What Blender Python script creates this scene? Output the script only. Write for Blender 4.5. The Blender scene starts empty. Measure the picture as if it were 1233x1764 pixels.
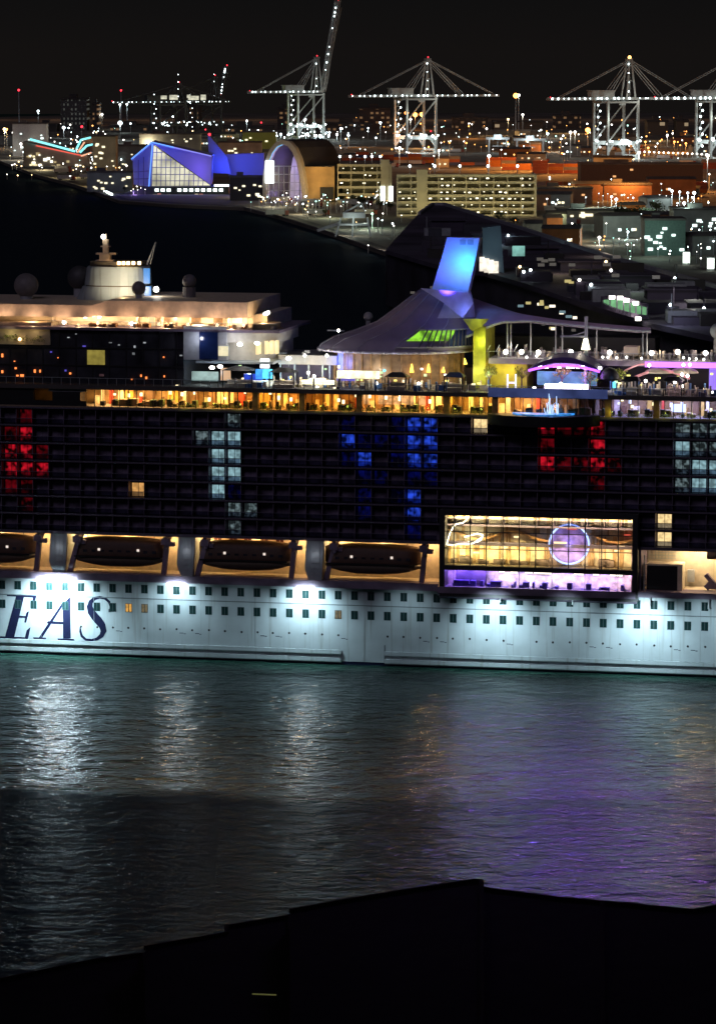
import bpy, math, random
from mathutils import Vector, Matrix
random.seed(7)
C = bpy.context.scene.collection
sc = bpy.context.scene
R = math.radians
# ------------------------------------------------------------------ camera
FPX, CX, CY, HOR = 6316.0, 616.5, 882.0, 90.0
PITCH = math.atan((CY - HOR) / FPX)
CAMH = 101.0
cd = bpy.data.cameras.new('camera'); cam = bpy.data.objects.new('camera', cd); C.objects.link(cam)
cam.location = (0, 0, CAMH); cam.rotation_euler = (math.pi / 2 - PITCH, 0, 0)
cd.sensor_fit = 'HORIZONTAL'; cd.sensor_width = 36; cd.lens = 36 * FPX / 1233.0
cd.clip_start = 1; cd.clip_end = 60000
sc.camera = cam
# ------------------------------------------------------------------ world: night sky with city glow at the horizon
w = bpy.data.worlds.new('World'); sc.world = w; w.use_nodes = True
nt = w.node_tree; bg = nt.nodes['Background']
tc = nt.nodes.new('ShaderNodeTexCoord'); sx = nt.nodes.new('ShaderNodeSeparateXYZ'); rp = nt.nodes.new('ShaderNodeValToRGB')
nt.links.new(tc.outputs['Generated'], sx.inputs[0]); nt.links.new(sx.outputs['Z'], rp.inputs[0]); nt.links.new(rp.outputs[0], bg.inputs[0])
rp.color_ramp.elements[0].position = 0.0; rp.color_ramp.elements[0].color = (.0066, .0056, .0053, 1)
rp.color_ramp.elements[1].position = 0.02; rp.color_ramp.elements[1].color = (.0044, .0044, .0046, 1)
bg.inputs[1].default_value = 1.0
# faint violet fill from behind the camera, added to lift the dark balconies
sl = bpy.data.lights.new('ambient_fill', 'SUN'); sl.energy = .2; sl.angle = R(20); sl.color = (.82, .72, 1)
so = bpy.data.objects.new('ambient_fill', sl); C.objects.link(so); so.rotation_euler = (R(52), 0, R(-22))
# ------------------------------------------------------------------ exposure and sampling
sc.view_settings.view_transform = 'Standard'; sc.view_settings.look = 'None'
sc.view_settings.exposure = 0; sc.view_settings.gamma = 1
cy = sc.cycles
cy.use_denoising = True; cy.max_bounces = 5; cy.diffuse_bounces = 2; cy.glossy_bounces = 3
cy.transmission_bounces = 3; cy.transparent_max_bounces = 10; cy.sample_clamp_indirect = 4; cy.sample_clamp_direct = 0
cy.caustics_reflective = False; cy.caustics_refractive = False; cy.use_light_tree = True
cy.light_sampling_threshold = 0.002

# ------------------------------------------------------------------ pixel helpers (photo pixels -> places in the scene)
FW = Vector((0, math.cos(PITCH), -math.sin(PITCH))); UP = Vector((0, math.sin(PITCH), math.cos(PITCH)))
def ray(px, py): return FW * FPX + Vector((1, 0, 0)) * (px - CX) + UP * (CY - py)
def G(px, py, z=0.0):
    d = ray(px, py); t = (z - CAMH) / d.z; return Vector((0, 0, CAMH)) + d * t
def at(px, py, Y):
    d = ray(px, py); t = Y / d.y; return Vector((0, 0, CAMH)) + d * t
def mpp(Y): return Y / (FPX * math.cos(PITCH))
ANG = R(12.0)
SO = G(617, 1146); SU = Vector((math.cos(ANG), -math.sin(ANG), 0)); SN = Vector((math.sin(ANG), math.cos(ANG), 0))
def uv(px, py, w=0.0):
    d = ray(px, py); c = Vector((0, 0, CAMH))
    t = ((SO - c).dot(SN) + w) / d.dot(SN); P = c + d * t
    return (P - SO).dot(SU), P.z
def UU(px, w=0.0, py=900): return uv(px, py, w)[0]
def ZZ(py, w=0.0, px=617): return uv(px, py, w)[1]
def W2(u, w, z): return SO + SU * u + SN * w + Vector((0, 0, z))     # ship local -> world

# ------------------------------------------------------------------ materials
_m = {}
def mat(name, col, rough=.6, metal=0., var=.15, scale=1.0, spec=.5, bump=0.):
    if name in _m: return _m[name]
    m = bpy.data.materials.new(name); m.use_nodes = True; n = m.node_tree; b = n.nodes['Principled BSDF']
    b.inputs['Roughness'].default_value = rough; b.inputs['Metallic'].default_value = metal
    b.inputs['Specular IOR Level'].default_value = spec
    t = n.nodes.new('ShaderNodeTexCoord'); no = n.nodes.new('ShaderNodeTexNoise'); no.inputs['Scale'].default_value = scale
    no.inputs['Detail'].default_value = 5; n.links.new(t.outputs['Object'], no.inputs[0])
    mr = n.nodes.new('ShaderNodeMapRange'); mr.inputs[1].default_value = .3; mr.inputs[2].default_value = .7
    mr.inputs[3].default_value = 1 - var; mr.inputs[4].default_value = 1 + var; n.links.new(no.outputs[0], mr.inputs[0])
    mx = n.nodes.new('ShaderNodeVectorMath'); mx.operation = 'SCALE'; mx.inputs[0].default_value = col[:3]
    n.links.new(mr.outputs[0], mx.inputs['Scale']); n.links.new(mx.outputs[0], b.inputs['Base Color'])
    if bump:
        bp = n.nodes.new('ShaderNodeBump'); bp.inputs['Strength'].default_value = bump; bp.inputs['Distance'].default_value = .1
        n.links.new(no.outputs[0], bp.inputs['Height']); n.links.new(bp.outputs[0], b.inputs['Normal'])
    _m[name] = m; return m
def em(name, col, s, sample=False, noise=0., nscale=1.0, lo=.35, hi=.65):
    """something that gives off light, or a reflection painted as glow; noise = broken up by curtains, furniture and reflections inside"""
    if name in _m: return _m[name]
    m = bpy.data.materials.new(name); m.use_nodes = True; n = m.node_tree; b = n.nodes['Principled BSDF']
    b.inputs['Base Color'].default_value = (.02, .02, .02, 1); b.inputs['Roughness'].default_value = .3
    b.inputs['Emission Color'].default_value = (*col, 1); b.inputs['Emission Strength'].default_value = s
    if noise:
        t = n.nodes.new('ShaderNodeTexCoord'); no = n.nodes.new('ShaderNodeTexNoise'); no.inputs['Scale'].default_value = nscale * (1.25 if 'cabin' in name else 1)
        no.inputs['Detail'].default_value = 1.2 if 'cabin' in name else 4; n.links.new(t.outputs['Object'], no.inputs[0])
        mr = n.nodes.new('ShaderNodeMapRange'); mr.inputs[1].default_value = lo; mr.inputs[2].default_value = hi
        mr.inputs[3].default_value = s * (1 - noise); mr.inputs[4].default_value = s
        n.links.new(no.outputs[0], mr.inputs[0]); n.links.new(mr.outputs[0], b.inputs['Emission Strength'])
    if not sample: m.cycles.emission_sampling = 'NONE'
    _m[name] = m; return m
def glass(name, tint=(.6, .65, .7), refl=.08, rough=.03):
    if name in _m: return _m[name]
    m = bpy.data.materials.new(name); m.use_nodes = True; n = m.node_tree; n.nodes.remove(n.nodes['Principled BSDF'])
    o = n.nodes['Material Output']; tr = n.nodes.new('ShaderNodeBsdfTransparent'); gl = n.nodes.new('ShaderNodeBsdfGlossy')
    fr = n.nodes.new('ShaderNodeLayerWeight'); fr.inputs[0].default_value = .15
    ma = n.nodes.new('ShaderNodeMath'); ma.operation = 'ADD'; ma.inputs[1].default_value = refl
    n.links.new(fr.outputs['Fresnel'], ma.inputs[0])
    mx = n.nodes.new('ShaderNodeMixShader'); tr.inputs[0].default_value = (*tint, 1); gl.inputs['Roughness'].default_value = rough
    n.links.new(ma.outputs[0], mx.inputs[0]); n.links.new(tr.outputs[0], mx.inputs[1]); n.links.new(gl.outputs[0], mx.inputs[2])
    n.links.new(mx.outputs[0], o.inputs[0]); _m[name] = m; return m

# ------------------------------------------------------------------ mesh builder
class MB:
    def __init__(s): s.v = []; s.f = []; s.m = []
    def add(s, vs, fs, m=0):
        k = len(s.v); s.v += [tuple(v) for v in vs]
        for f in fs: s.f.append([i + k for i in f]); s.m.append(m)
        return s
    def box(s, x0, x1, y0, y1, z0, z1, m=0):
        vs = [(x, y, z) for z in (z0, z1) for y in (y0, y1) for x in (x0, x1)]
        return s.add(vs, [(0, 2, 3, 1), (4, 5, 7, 6), (0, 1, 5, 4), (2, 6, 7, 3), (0, 4, 6, 2), (1, 3, 7, 5)], m)
    def prism(s, pts, vec, m=0):
        n = len(pts); a = [Vector(p) for p in pts]; b = [p + Vector(vec) for p in a]
        fs = [list(range(n)), list(range(2 * n - 1, n - 1, -1))] + [[i, i + n, (i + 1) % n + n, (i + 1) % n] for i in range(n)]
        return s.add(a + b, fs, m)
    def tube(s, p, q, r, n=6, r2=None, m=0):
        p = Vector(p); q = Vector(q); d = (q - p).normalized(); r2 = r if r2 is None else r2
        a = d.orthogonal().normalized(); b = d.cross(a)
        vs = [c + (a * math.cos(2 * math.pi * i / n) + b * math.sin(2 * math.pi * i / n)) * rr for c, rr in ((p, r), (q, r2)) for i in range(n)]
        fs = [[i, (i + 1) % n, (i + 1) % n + n, i + n] for i in range(n)] + [list(range(n - 1, -1, -1)), list(range(n, 2 * n))]
        return s.add(vs, fs, m)
    def bar(s, p, q, t, m=0): return s.tube(p, q, t * .707, 4, None, m)
    def ball(s, c, r, nu=12, nv=8, sc=(1, 1, 1), m=0, v0=0., v1=1.):
        vs = []; fs = []
        for j in range(nv + 1):
            th = math.pi * (v0 + (v1 - v0) * j / nv)
            for i in range(nu):
                ph = 2 * math.pi * i / nu
                vs.append((c[0] + r * sc[0] * math.sin(th) * math.cos(ph), c[1] + r * sc[1] * math.sin(th) * math.sin(ph), c[2] + r * sc[2] * math.cos(th)))
        for j in range(nv):
            for i in range(nu): fs.append([j * nu + i, (j + 1) * nu + i, (j + 1) * nu + (i + 1) % nu, j * nu + (i + 1) % nu])
        return s.add(vs, fs, m)
    def mesh(s, name, mats, smooth=False):
        me = bpy.data.meshes.new(name); me.from_pydata(s.v, [], s.f); me.update()
        for mm in (mats if isinstance(mats, (list, tuple)) else [mats]): me.materials.append(mm)
        me.polygons.foreach_set('material_index', s.m)
        if smooth: me.polygons.foreach_set('use_smooth', [True] * len(s.f))
        return me
    def build(s, name, mats, parent=None, smooth=False, loc=None):
        o = bpy.data.objects.new(name, s.mesh(name, mats, smooth)); C.objects.link(o)
        if parent: o.parent = parent
        if loc is not None: o.location = loc
        return o
def leafclump(mb, c, r, nleaf, rng=random):
    for _ in range(nleaf):
        d = Vector((rng.gauss(0, 1), rng.gauss(0, 1), rng.gauss(0, .8))).normalized() * r * rng.random() ** .4; p = Vector(c) + d
        a1 = Vector((rng.gauss(0, 1), rng.gauss(0, 1), rng.gauss(0, 1))).normalized() * r * .22; a2 = a1.orthogonal().normalized() * r * .14
        mb.add([p - a1, p + a2, p + a1, p - a2], [(0, 1, 2, 3)])
def tag(o, label=None, cat=None, group=None, kind=None):
    if label: o['label'] = label
    if cat: o['category'] = cat
    if group: o['group'] = group
    if kind: o['kind'] = kind
    return o
def thing(name, label, cat, loc=(0, 0, 0), rz=0., group=None):
    o = bpy.data.objects.new(name, None); C.objects.link(o); o.location = loc; o.rotation_euler = (0, 0, rz)
    o.empty_display_size = 1; return tag(o, label, cat, group)
def dup(o, loc=None, rz=None, label=None, parent=None):
    c = o.copy(); C.objects.link(c); c.parent = parent
    if loc is not None: c.location = loc
    if rz is not None: c.rotation_euler = (0, 0, rz)
    if label: c['label'] = label
    for ch in o.children: dup(ch, parent=c)
    return c
def light(kind, name, loc, energy, col, size=.5, aim=None, spot=90, blend=.6, sy=None, glossy=True):
    l = bpy.data.lights.new(name, kind); l.energy = energy; l.color = col
    if kind == 'AREA':
        l.size = size
        if sy: l.shape = 'RECTANGLE'; l.size_y = sy
    else: l.shadow_soft_size = size
    if kind == 'SPOT': l.spot_size = R(spot); l.spot_blend = blend
    o = bpy.data.objects.new(name, l); C.objects.link(o); o.location = loc
    if aim is not None: o.rotation_euler = (Vector(aim) - Vector(loc)).to_track_quat('-Z', 'Y').to_euler()
    return o
WARM = (1, .62, .26); AMB = (1, .5, .12); COOL = (.75, .95, 1); WHITE = (1, .93, .8); SOD = (1, .38, .08); BLUE = (.12, .18, 1); VIO = (.45, .16, 1)

# shared materials
M = dict(
    white=mat('hull_white', (.40, .455, .475), .45, 0, .08, .35, bump=.05), steel=mat('grey_steel', (.38, .4, .41), .5, .2),
    dark=mat('dark_paint', (.22, .17, .24), .55, 0, .3, .4), navy=mat('navy_paint', (.005, .007, .03), .8, spec=.15),
    cream=mat('cream_panel', (.72, .6, .46), .6), grey=mat('grey_panel', (.4, .41, .44), .55), black=mat('black_trim', (.012, .012, .014), .5),
    wood=mat('warm_wood', (.42, .22, .08), .5, 0, .4, 1.2), floor=mat('deck_floor', (.3, .22, .15), .6, 0, .2, 2),
    conc=mat('concrete', (.3, .28, .24), .8, 0, .25, .05), asph=mat('asphalt', (.07, .065, .06), .9, 0, .3, .02),
    leaf=mat('foliage', (.07, .11, .03), .6, 0, .5, .8), bark=mat('bark', (.09, .06, .04), .9), 
    dglass=mat('dark_glass', (.045, .045, .055), .15, 0, .5, .3), glass=glass('clear_glass', (.85, .87, .88), .03),
    rail=glass('rail_glass', (.5, .52, .6), .06), gal=mat('galvanised', (.5, .53, .54), .5, .3), roofd=mat('dark_roof', (.05, .045, .045), .7, 0, .3, .05),
)
E = dict(
    cool=em('lamp_cool', (.8, .97, 1), 9), white=em('lamp_white', (1, .95, .85), 9), warm=em('lamp_warm', (1, .68, .3), 7), sod=em('lamp_sodium', (1, .3, .06), 9),
    red=em('lamp_red', (1, .03, .05), 4), green=em('lamp_green', (.5, 1, .7), 5), cyan=em('strip_cyan', (.2, .9, 1), 2.0), redstrip=em('strip_red', (1, .1, .07), 1.0),
)

# ================================================================== SETTING
water = bpy.data.materials.new('harbour_water'); water.use_nodes = True
n = water.node_tree; b = n.nodes['Principled BSDF']
b.inputs['Base Color'].default_value = (.02, .065, .045, 1); b.inputs['IOR'].default_value = 1.33
tc = n.nodes.new('ShaderNodeTexCoord'); mp = n.nodes.new('ShaderNodeMapping'); mp.inputs['Scale'].default_value = (.7, 1, 1)
mp.inputs['Rotation'].default_value = (0, 0, R(6)); n.links.new(tc.outputs['Object'], mp.inputs[0])
def nz(scale, det, dist=0.):
    x = n.nodes.new('ShaderNodeTexNoise'); x.inputs['Scale'].default_value = scale; x.inputs['Detail'].default_value = det
    x.inputs['Distortion'].default_value = dist; n.links.new(mp.outputs[0], x.inputs[0]); return x
def mth(op, a, b_, c=None):
    x = n.nodes.new('ShaderNodeMath'); x.operation = op
    for i, q in enumerate((a, b_, c)):
        if q is None: continue
        if hasattr(q, 'is_linked'): n.links.new(q, x.inputs[i])
        else: x.inputs[i].default_value = q
    return x.outputs[0]
n1 = nz(.6, 4, .8); n2 = nz(.16, 2); n3 = nz(.028, 5)
h = mth('ADD', mth('MULTIPLY', n1.outputs[0], .55), mth('MULTIPLY', n2.outputs[0], 1.2))
# a calmer tongue of water nearer the camera, bounded by a current line
sp = n.nodes.new('ShaderNodeSeparateXYZ'); n.links.new(tc.outputs['Object'], sp.inputs[0])
edge = mth('ADD', sp.outputs['Y'], mth('MULTIPLY', n3.outputs[0], 34.0))
zone = n.nodes.new('ShaderNodeMapRange'); n.links.new(edge, zone.inputs[0])
YB = G(617, 1368).y + 17
zone.inputs[1].default_value = YB - 4; zone.inputs[2].default_value = YB + 4; zone.inputs[3].default_value = 1.0; zone.inputs[4].default_value = .8
bp = n.nodes.new('ShaderNodeBump'); bp.inputs['Distance'].default_value = .8; n.links.new(h, bp.inputs['Height'])
n.links.new(zone.outputs[0], bp.inputs['Strength']); n.links.new(bp.outputs[0], b.inputs['Normal'])
rgh = n.nodes.new('ShaderNodeMapRange'); n.links.new(sp.outputs['Y'], rgh.inputs[0]); rgh.inputs[1].default_value = 600; rgh.inputs[2].default_value = 1300; rgh.inputs[3].default_value = .1; rgh.inputs[4].default_value = .5
n.links.new(rgh.outputs[0], b.inputs['Roughness'])
# dark matte mixed in by position to mute the water's reflections
df = n.nodes.new('ShaderNodeBsdfDiffuse'); df.inputs[0].default_value = (.02, .03, .045, 1); mxw = n.nodes.new('ShaderNodeMixShader')
fac = n.nodes.new('ShaderNodeMapRange'); n.links.new(sp.outputs['Y'], fac.inputs[0]); fac.inputs[1].default_value = 600; fac.inputs[2].default_value = 1200; fac.inputs[3].default_value = .12; fac.inputs[4].default_value = .93
fbay = n.nodes.new('ShaderNodeMapRange'); n.links.new(sp.outputs['Y'], fbay.inputs[0]); fbay.inputs[1].default_value = 5200; fbay.inputs[2].default_value = 6000; fbay.inputs[3].default_value = 1; fbay.inputs[4].default_value = 0
nz2 = n.nodes.new('ShaderNodeMapRange'); n.links.new(edge, nz2.inputs[0]); nz2.inputs[1].default_value = YB - 3; nz2.inputs[2].default_value = YB + 5; nz2.inputs[3].default_value = .78; nz2.inputs[4].default_value = 0
xz = n.nodes.new('ShaderNodeMapRange'); n.links.new(sp.outputs['X'], xz.inputs[0]); xz.inputs[1].default_value = -25; xz.inputs[2].default_value = 15; xz.inputs[3].default_value = 1.0; xz.inputs[4].default_value = .4
n.links.new(mth('ADD', mth('MULTIPLY', fac.outputs[0], fbay.outputs[0]), mth('MULTIPLY', nz2.outputs[0], xz.outputs[0])), mxw.inputs[0]); n.links.new(b.outputs[0], mxw.inputs[1]); n.links.new(df.outputs[0], mxw.inputs[2]); n.links.new(mxw.outputs[0], n.nodes['Material Output'].inputs[0])
mbw = MB(); RW = 6150.0
mbw.add([(RW * math.cos(2 * math.pi * i / 96), RW * math.sin(2 * math.pi * i / 96), 0) for i in range(96)], [list(range(96))])
tag(mbw.build('water', water), kind='structure')

shore_px = [(-260, 262), (0, 277), (60, 300), (130, 318), (205, 345), (300, 352), (420, 357), (480, 372), (545, 392), (600, 412), (680, 440), (760, 450), (860, 500), (1000, 560), (1400, 640)]
LZ = 2.0
sh = [G(x, y, LZ) for x, y in shore_px]
far = [G(1700, 640, LZ), G(1900, 196, LZ), G(1300, 193, LZ), G(900, 194, LZ), G(500, 194, LZ), G(200, 196, LZ), G(-50, 202, LZ), G(-260, 215, LZ)]
poly = [p for p in sh + far]
gm = mat('quay_ground', (.17, .15, .12), .85, 0, .45, .012)
mb = MB(); mb.prism([(p.x, p.y, LZ) for p in poly], (0, 0, -LZ - 1)); tag(mb.build('ground', gm), kind='structure')
# quay road along the shore
mb = MB()
for i in range(1, len(sh) - 2):
    a, b2 = sh[i], sh[i + 1]; a2, b3 = a + Vector((4, 22, 0)), b2 + Vector((4, 22, 0)); k = Vector((3, 10, .02))
    mb.add([(a + k), (b2 + k), (b3 + Vector((0, 6, .02))), (a2 + Vector((0, 6, .02)))], [(0, 1, 2, 3)])
tag(mb.build('road', M['asph']), kind='structure')
# quay kerb
mb = MB()
for i in range(len(sh) - 1): mb.bar(sh[i] + Vector((0, .6, .2)), sh[i + 1] + Vector((0, .6, .2)), .6)
tag(mb.build('kerb', M['conc']), kind='structure')

# ================================================================== THE SHIP
ship = thing('cruise_ship', 'huge white and dark cruise ship across the middle with lit decks and blue fin', 'cruise ship', SO, -ANG)
U0, U1 = -110.0, 110.0
zl = lambda py: ZZ(py)
Z_LEDGE0, Z_LEDGE1 = zl(1013), zl(1003); Z_BAYT = zl(934); Z_BALT = zl(712); Z_AMT = zl(679.5); Z_DECK = zl(672)
BW = 44.0   # beam
# ---- hull: run-off streaks and grime on the white paint
hm = M['white']; n = hm.node_tree; b = n.nodes['Principled BSDF']; old = b.inputs['Base Color'].links[0].from_socket
tc_ = n.nodes.new('ShaderNodeTexCoord'); m_ = n.nodes.new('ShaderNodeMapping'); m_.inputs['Scale'].default_value = (1.5, 1.5, .07); n.links.new(tc_.outputs['Object'], m_.inputs[0])
ns = n.nodes.new('ShaderNodeTexNoise'); ns.inputs['Scale'].default_value = 1.0; ns.inputs['Detail'].default_value = 6; n.links.new(m_.outputs[0], ns.inputs[0])
rr_ = n.nodes.new('ShaderNodeMapRange'); rr_.inputs[1].default_value = .56; rr_.inputs[2].default_value = .72; rr_.inputs[3].default_value = 0; rr_.inputs[4].default_value = .55; n.links.new(ns.outputs[0], rr_.inputs[0])
mixc = n.nodes.new('ShaderNodeMix'); mixc.data_type = 'RGBA'; n.links.new(rr_.outputs[0], mixc.inputs[0]); n.links.new(old, mixc.inputs[6]); mixc.inputs[7].default_value = (.2, .2, .17, 1); n.links.new(mixc.outputs[2], b.inputs['Base Color'])
for k in range(-12, 13):
    mb = MB(); x = k * 9.3 + 1; mb.box(x, x + .05, -.035, 0, .6, Z_LEDGE0); mb.build('plate_seam', mat('plate_seam_grey', (.28, .31, .33), .6), ship)
mb = MB(); mb.box(U0, U1, 0, BW, 1.0 * 0 + .55, Z_LEDGE0, 0); mb.build('hull', M['white'], ship)
mb = MB(); mb.box(U0 + .1, U1 - .1, .05, BW - .05, -2, .55, 0); mb.build('boot_stripe', M['navy'], ship)
for zc in (zl(1137), zl(1124)):
    for a, c in ((-110, UU(588)), (UU(663), 110)):
        mb = MB(); mb.box(a, c, -.45, .0, zc - .32, zc + .32); mb.box(a, c, -.3, 0, zc - .5, zc - .32); mb.build('rubbing_strake', M['white'], ship)
mb = MB(); mb.box(U0, U1, -.06, 0, zl(1043) - .1, zl(1043) + .04); mb.build('hull_seam', mat('seam', (.12, .14, .15), .6), ship)
# vertical weld edges in the plain panel
mb = MB(); mb.box(UU(662), UU(664), -.1, 0, .6, zl(1110)); mb.build('hull_seam', _m['seam'], ship)
# ---- hull windows
ustart = UU(304, 0, 1020); du = (UU(1214, 0, 1040) - ustart) / 32.0
wg = mat('hull_window_glass', (.01, .03, .03), .1); wl1 = em('window_orange', (1, .5, .1), .9, noise=.6, nscale=2); wl2 = em('window_tan', (.8, .6, .3), .25, noise=.6, nscale=2)
def hull_win(glassmat, wd=1.0, ht=1.32):
    mb = MB(); mb.box(-wd / 2 - .07, wd / 2 + .07, -.05, 0, -ht / 2 - .07, ht / 2 + .07, 0)
    mb.box(-wd / 2, -.07, -.075, -.05, -ht / 2, ht / 2, 1); mb.box(.07, wd / 2, -.075, -.05, -ht / 2, ht / 2, 1)
    return mb.mesh('window', [mat('window_frame_teal', (.03, .05, .05), .5), glassmat])
hw = hull_win(wg); hwo = hull_win(wl1); hwt = hull_win(wl2)
mbp = MB(); mbp.ball((0, 0, 0), .2, 10, 4, (1, .25, 1)); pm = mbp.mesh('porthole', M['black'], True)
mbm = MB(); mbm.box(-.5, .2, -.03, 0, -.05, .05); mbm.box(.25, .6, -.03, 0, -.15, -.05); mk = mbm.mesh('hull_marking', M['navy'])
def put(me, name, u, z, w_=0., parent=ship):
    o = bpy.data.objects.new(name, me); C.objects.link(o); o.parent = parent; o.location = (u, w_, z); return o
for row, zc in ((0, zl(1026.5)), (1, zl(1060))):
    for k in range(-12, 36):
        me = hw
        if row == 1 and k == -3: me = hwo
        if row == 1 and k in (-2, 10): me = hwt
        put(me, 'window', ustart + k * du, zc)
for k in range(-6, 35):
    u = ustart + k * du + random.uniform(-.12, .12)
    if 11 <= k <= 12 or 21 <= k <= 21: continue
    put(pm, 'porthole', u, zl(1095) + random.uniform(-.08, .08))
    if k % 5 in (0, 1) : put(mk, 'hull_marking', u + 1.0, zl(1101))
# ---- ship's name on the hull, only its last three letters in frame
def hp(px, py, off=.03): u, z = uv(px, py, 0); return Vector((u, -off, z))
def poly_px(mb, pts): mb.prism([hp(x, y) for x, y in pts], (0, .028, 0))
def stroke(mb, pts):
    L = []; Rr = []
    for i, (x, y, wd) in enumerate(pts):
        a = pts[max(0, i - 1)]; b_ = pts[min(len(pts) - 1, i + 1)]; dx, dy = b_[0] - a[0], b_[1] - a[1]; l = math.hypot(dx, dy)
        nx, ny = -dy / l, dx / l; L.append((x + nx * wd, y + ny * wd)); Rr.append((x - nx * wd, y - ny * wd))
    for i in range(len(pts) - 1):
        poly_px(mb, [L[i], L[i + 1], Rr[i + 1], Rr[i]])
def letter(parts, strokes=()):
    mb = MB()
    for i, p in enumerate(parts): mb.prism([hp(x, y, .03 + i * .004) for x, y in p], (0, .028, 0))
    for s_ in strokes: stroke(mb, s_)
    return mb.build('letter', M['navy'], ship)
letter([[(28, 1026), (42, 1026), (24, 1100), (8, 1100)], [(12, 1023.5), (63, 1026.5), (62, 1030), (12, 1027)], [(57, 1027), (63, 1027), (58, 1046), (55, 1045)],
        [(24, 1060), (47, 1061.5), (46, 1065), (23, 1063.5)], [(46, 1055), (50, 1053), (45, 1073), (42, 1072)], [(-2, 1096), (44, 1098), (43, 1102), (-2, 1100)], [(42, 1102), (46, 1086), (53, 1080), (48, 1102)]])
letter([[(108, 1040), (121, 1028), (122, 1100), (109, 1100)], [(108, 1037), (114, 1035), (72, 1100), (66, 1100)], [(83, 1070), (110, 1071.5), (110, 1075.5), (80, 1074)],
        [(57, 1098), (79, 1098.5), (80, 1101), (58, 1101)], [(99, 1100), (127, 1101), (129, 1104), (100, 1103)]])
S = [(190, 1053, .8), (190.5, 1045, 1.6), (188, 1037, 2.2), (181, 1031, 2.2), (172, 1029, 2.2), (163, 1031, 3), (156.5, 1037, 4), (154.5, 1045, 5), (157, 1054, 6), (163, 1062, 6.6), (170, 1070, 6.8), (176, 1078, 6),
     (178.5, 1087, 5), (175, 1095, 3.8), (167, 1101, 2.6), (158, 1103, 2), (148, 1102, 2), (141, 1096, 2.2), (138.5, 1088, 2), (138, 1080, .8)]
letter([[(187, 1050), (193, 1044), (192, 1054), (187, 1055)]], [S])
# ---- ledge over the hull
mb = MB(); mb.box(U0, UU(757), -1.0, 3, Z_LEDGE0 + .01, Z_LEDGE1); mb.box(UU(1098), U1, -1.0, 3, Z_LEDGE0 + .01, Z_LEDGE1)
mb.box(U0, UU(757), -1.02, -.9, Z_LEDGE1, Z_LEDGE1 + .25); mb.build('ledge', M['dark'], ship)
# tender platforms bulge over windows near the right
mb = MB(); a, c = UU(757), UU(1098); zb = zl(1026)
mb.prism([(a, -2.0, Z_LEDGE1 + .0), (a, -2.0, Z_LEDGE0 - .1), (a, -.01, zb), (a, 3, zb), (a, 3, Z_LEDGE1)], (c - a, 0, 0)); mb.build('lounge_underside', M['dark'], ship)
# ---- hull floodlights on arms under the ledge; weaker headless spots are added fill
for px, e, head in ((-130, 2800, 1), (92, 30000, 1), (300, 3400, 1), (523, 8500, 1), (850, 11500, 0), (1108, 13000, 0), (1300, 3500, 0), (975, 3200, 0), (700, 1300, 0), (1210, 2500, 0), (205, 300, 0), (410, 500, 0)):
    u = UU(px, -2); big = e > 2400
    if px > 0 and px < 1233 and big:
        mb = MB(); mb.tube((u + 1.0, -.9, Z_LEDGE0), (u + 1.0, -1.2, Z_LEDGE0 - 1.5), .12); arm = mb.build('floodlight_arm', M['gal'], ship)
    lw = -7.5 if not head else (-5.5 if px == 92 else -5.0)
    if head and 0 < px < 1233:
        mb = MB(); hwd = 3.2 if px == 92 else 1.6; mb.box(u - hwd, u + hwd, -1.3, -.9, Z_LEDGE0 - .35, Z_LEDGE0 - .06, 0); mb.build('floodlight', em('flood_head_%d' % (px == 92), (.75, .93, 1), 150 if px == 92 else 42, True), ship)
    light('SPOT', 'hull_flood_or_fill', W2(u, lw, Z_LEDGE0 - .3), e, (.66, .9, 1), .5, W2(u, .6, 5.5 if not head else 6), 140 if head else 105, 1.0)
# ---- lifeboat bays
zf, zt = Z_LEDGE1, Z_BAYT; WB = 7.0
mb = MB(); mb.box(U0, U1, WB, BW, Z_LEDGE0 + .02, zt + .5); mb.build('bay_back_wall', M['cream'], ship)
mb = MB(); mb.box(U0, U1, 3.01, WB, zf - .3, zf - .02); mb.build('bay_floor', M['cream'], ship)
bays = [(-230, -70), (-105, 88), (120, 308), (340, 528), (562, 753)]
posts = [(88, 120), (308, 340), (528, 562)]
for a, c in posts:
    mb = MB(); x0, x1 = UU(a - 1, 0, 970), UU(c - 6, 0, 970)
    mb.prism([(x0, .2, zt), (x0 - .3, .2, zf + 2), (x0 + .4, .2, zf), (x1 - .3, .2, zf), (x1 + .2, .2, zt)], (0, .5, 0)); mb.box(x0 + .2, x1 - .4, .7, WB, zf, zt)
    for k in range(3): mb.box(x0 + .7 + k * .75, x0 + .8 + k * .75, .12, .2, zf, zt - .4)
    p = mb.build('bay_bulkhead', M['white'], ship)
    mb = MB()
    for k in range(5): mb.box(x0 + .9, x1 - .6, .05, .11, zf + 1.2 + k * .9, zf + 1.26 + k * .9)
    mb.build('ladder', M['gal'], p)
    light('POINT', 'bulkhead_fill', W2((x0 + x1) / 2, -1.0, (zf + zt) / 2 + 1), 20, (.9, .9, 1), .3)  # added fill with no fixture, brightens the bay posts
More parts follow.
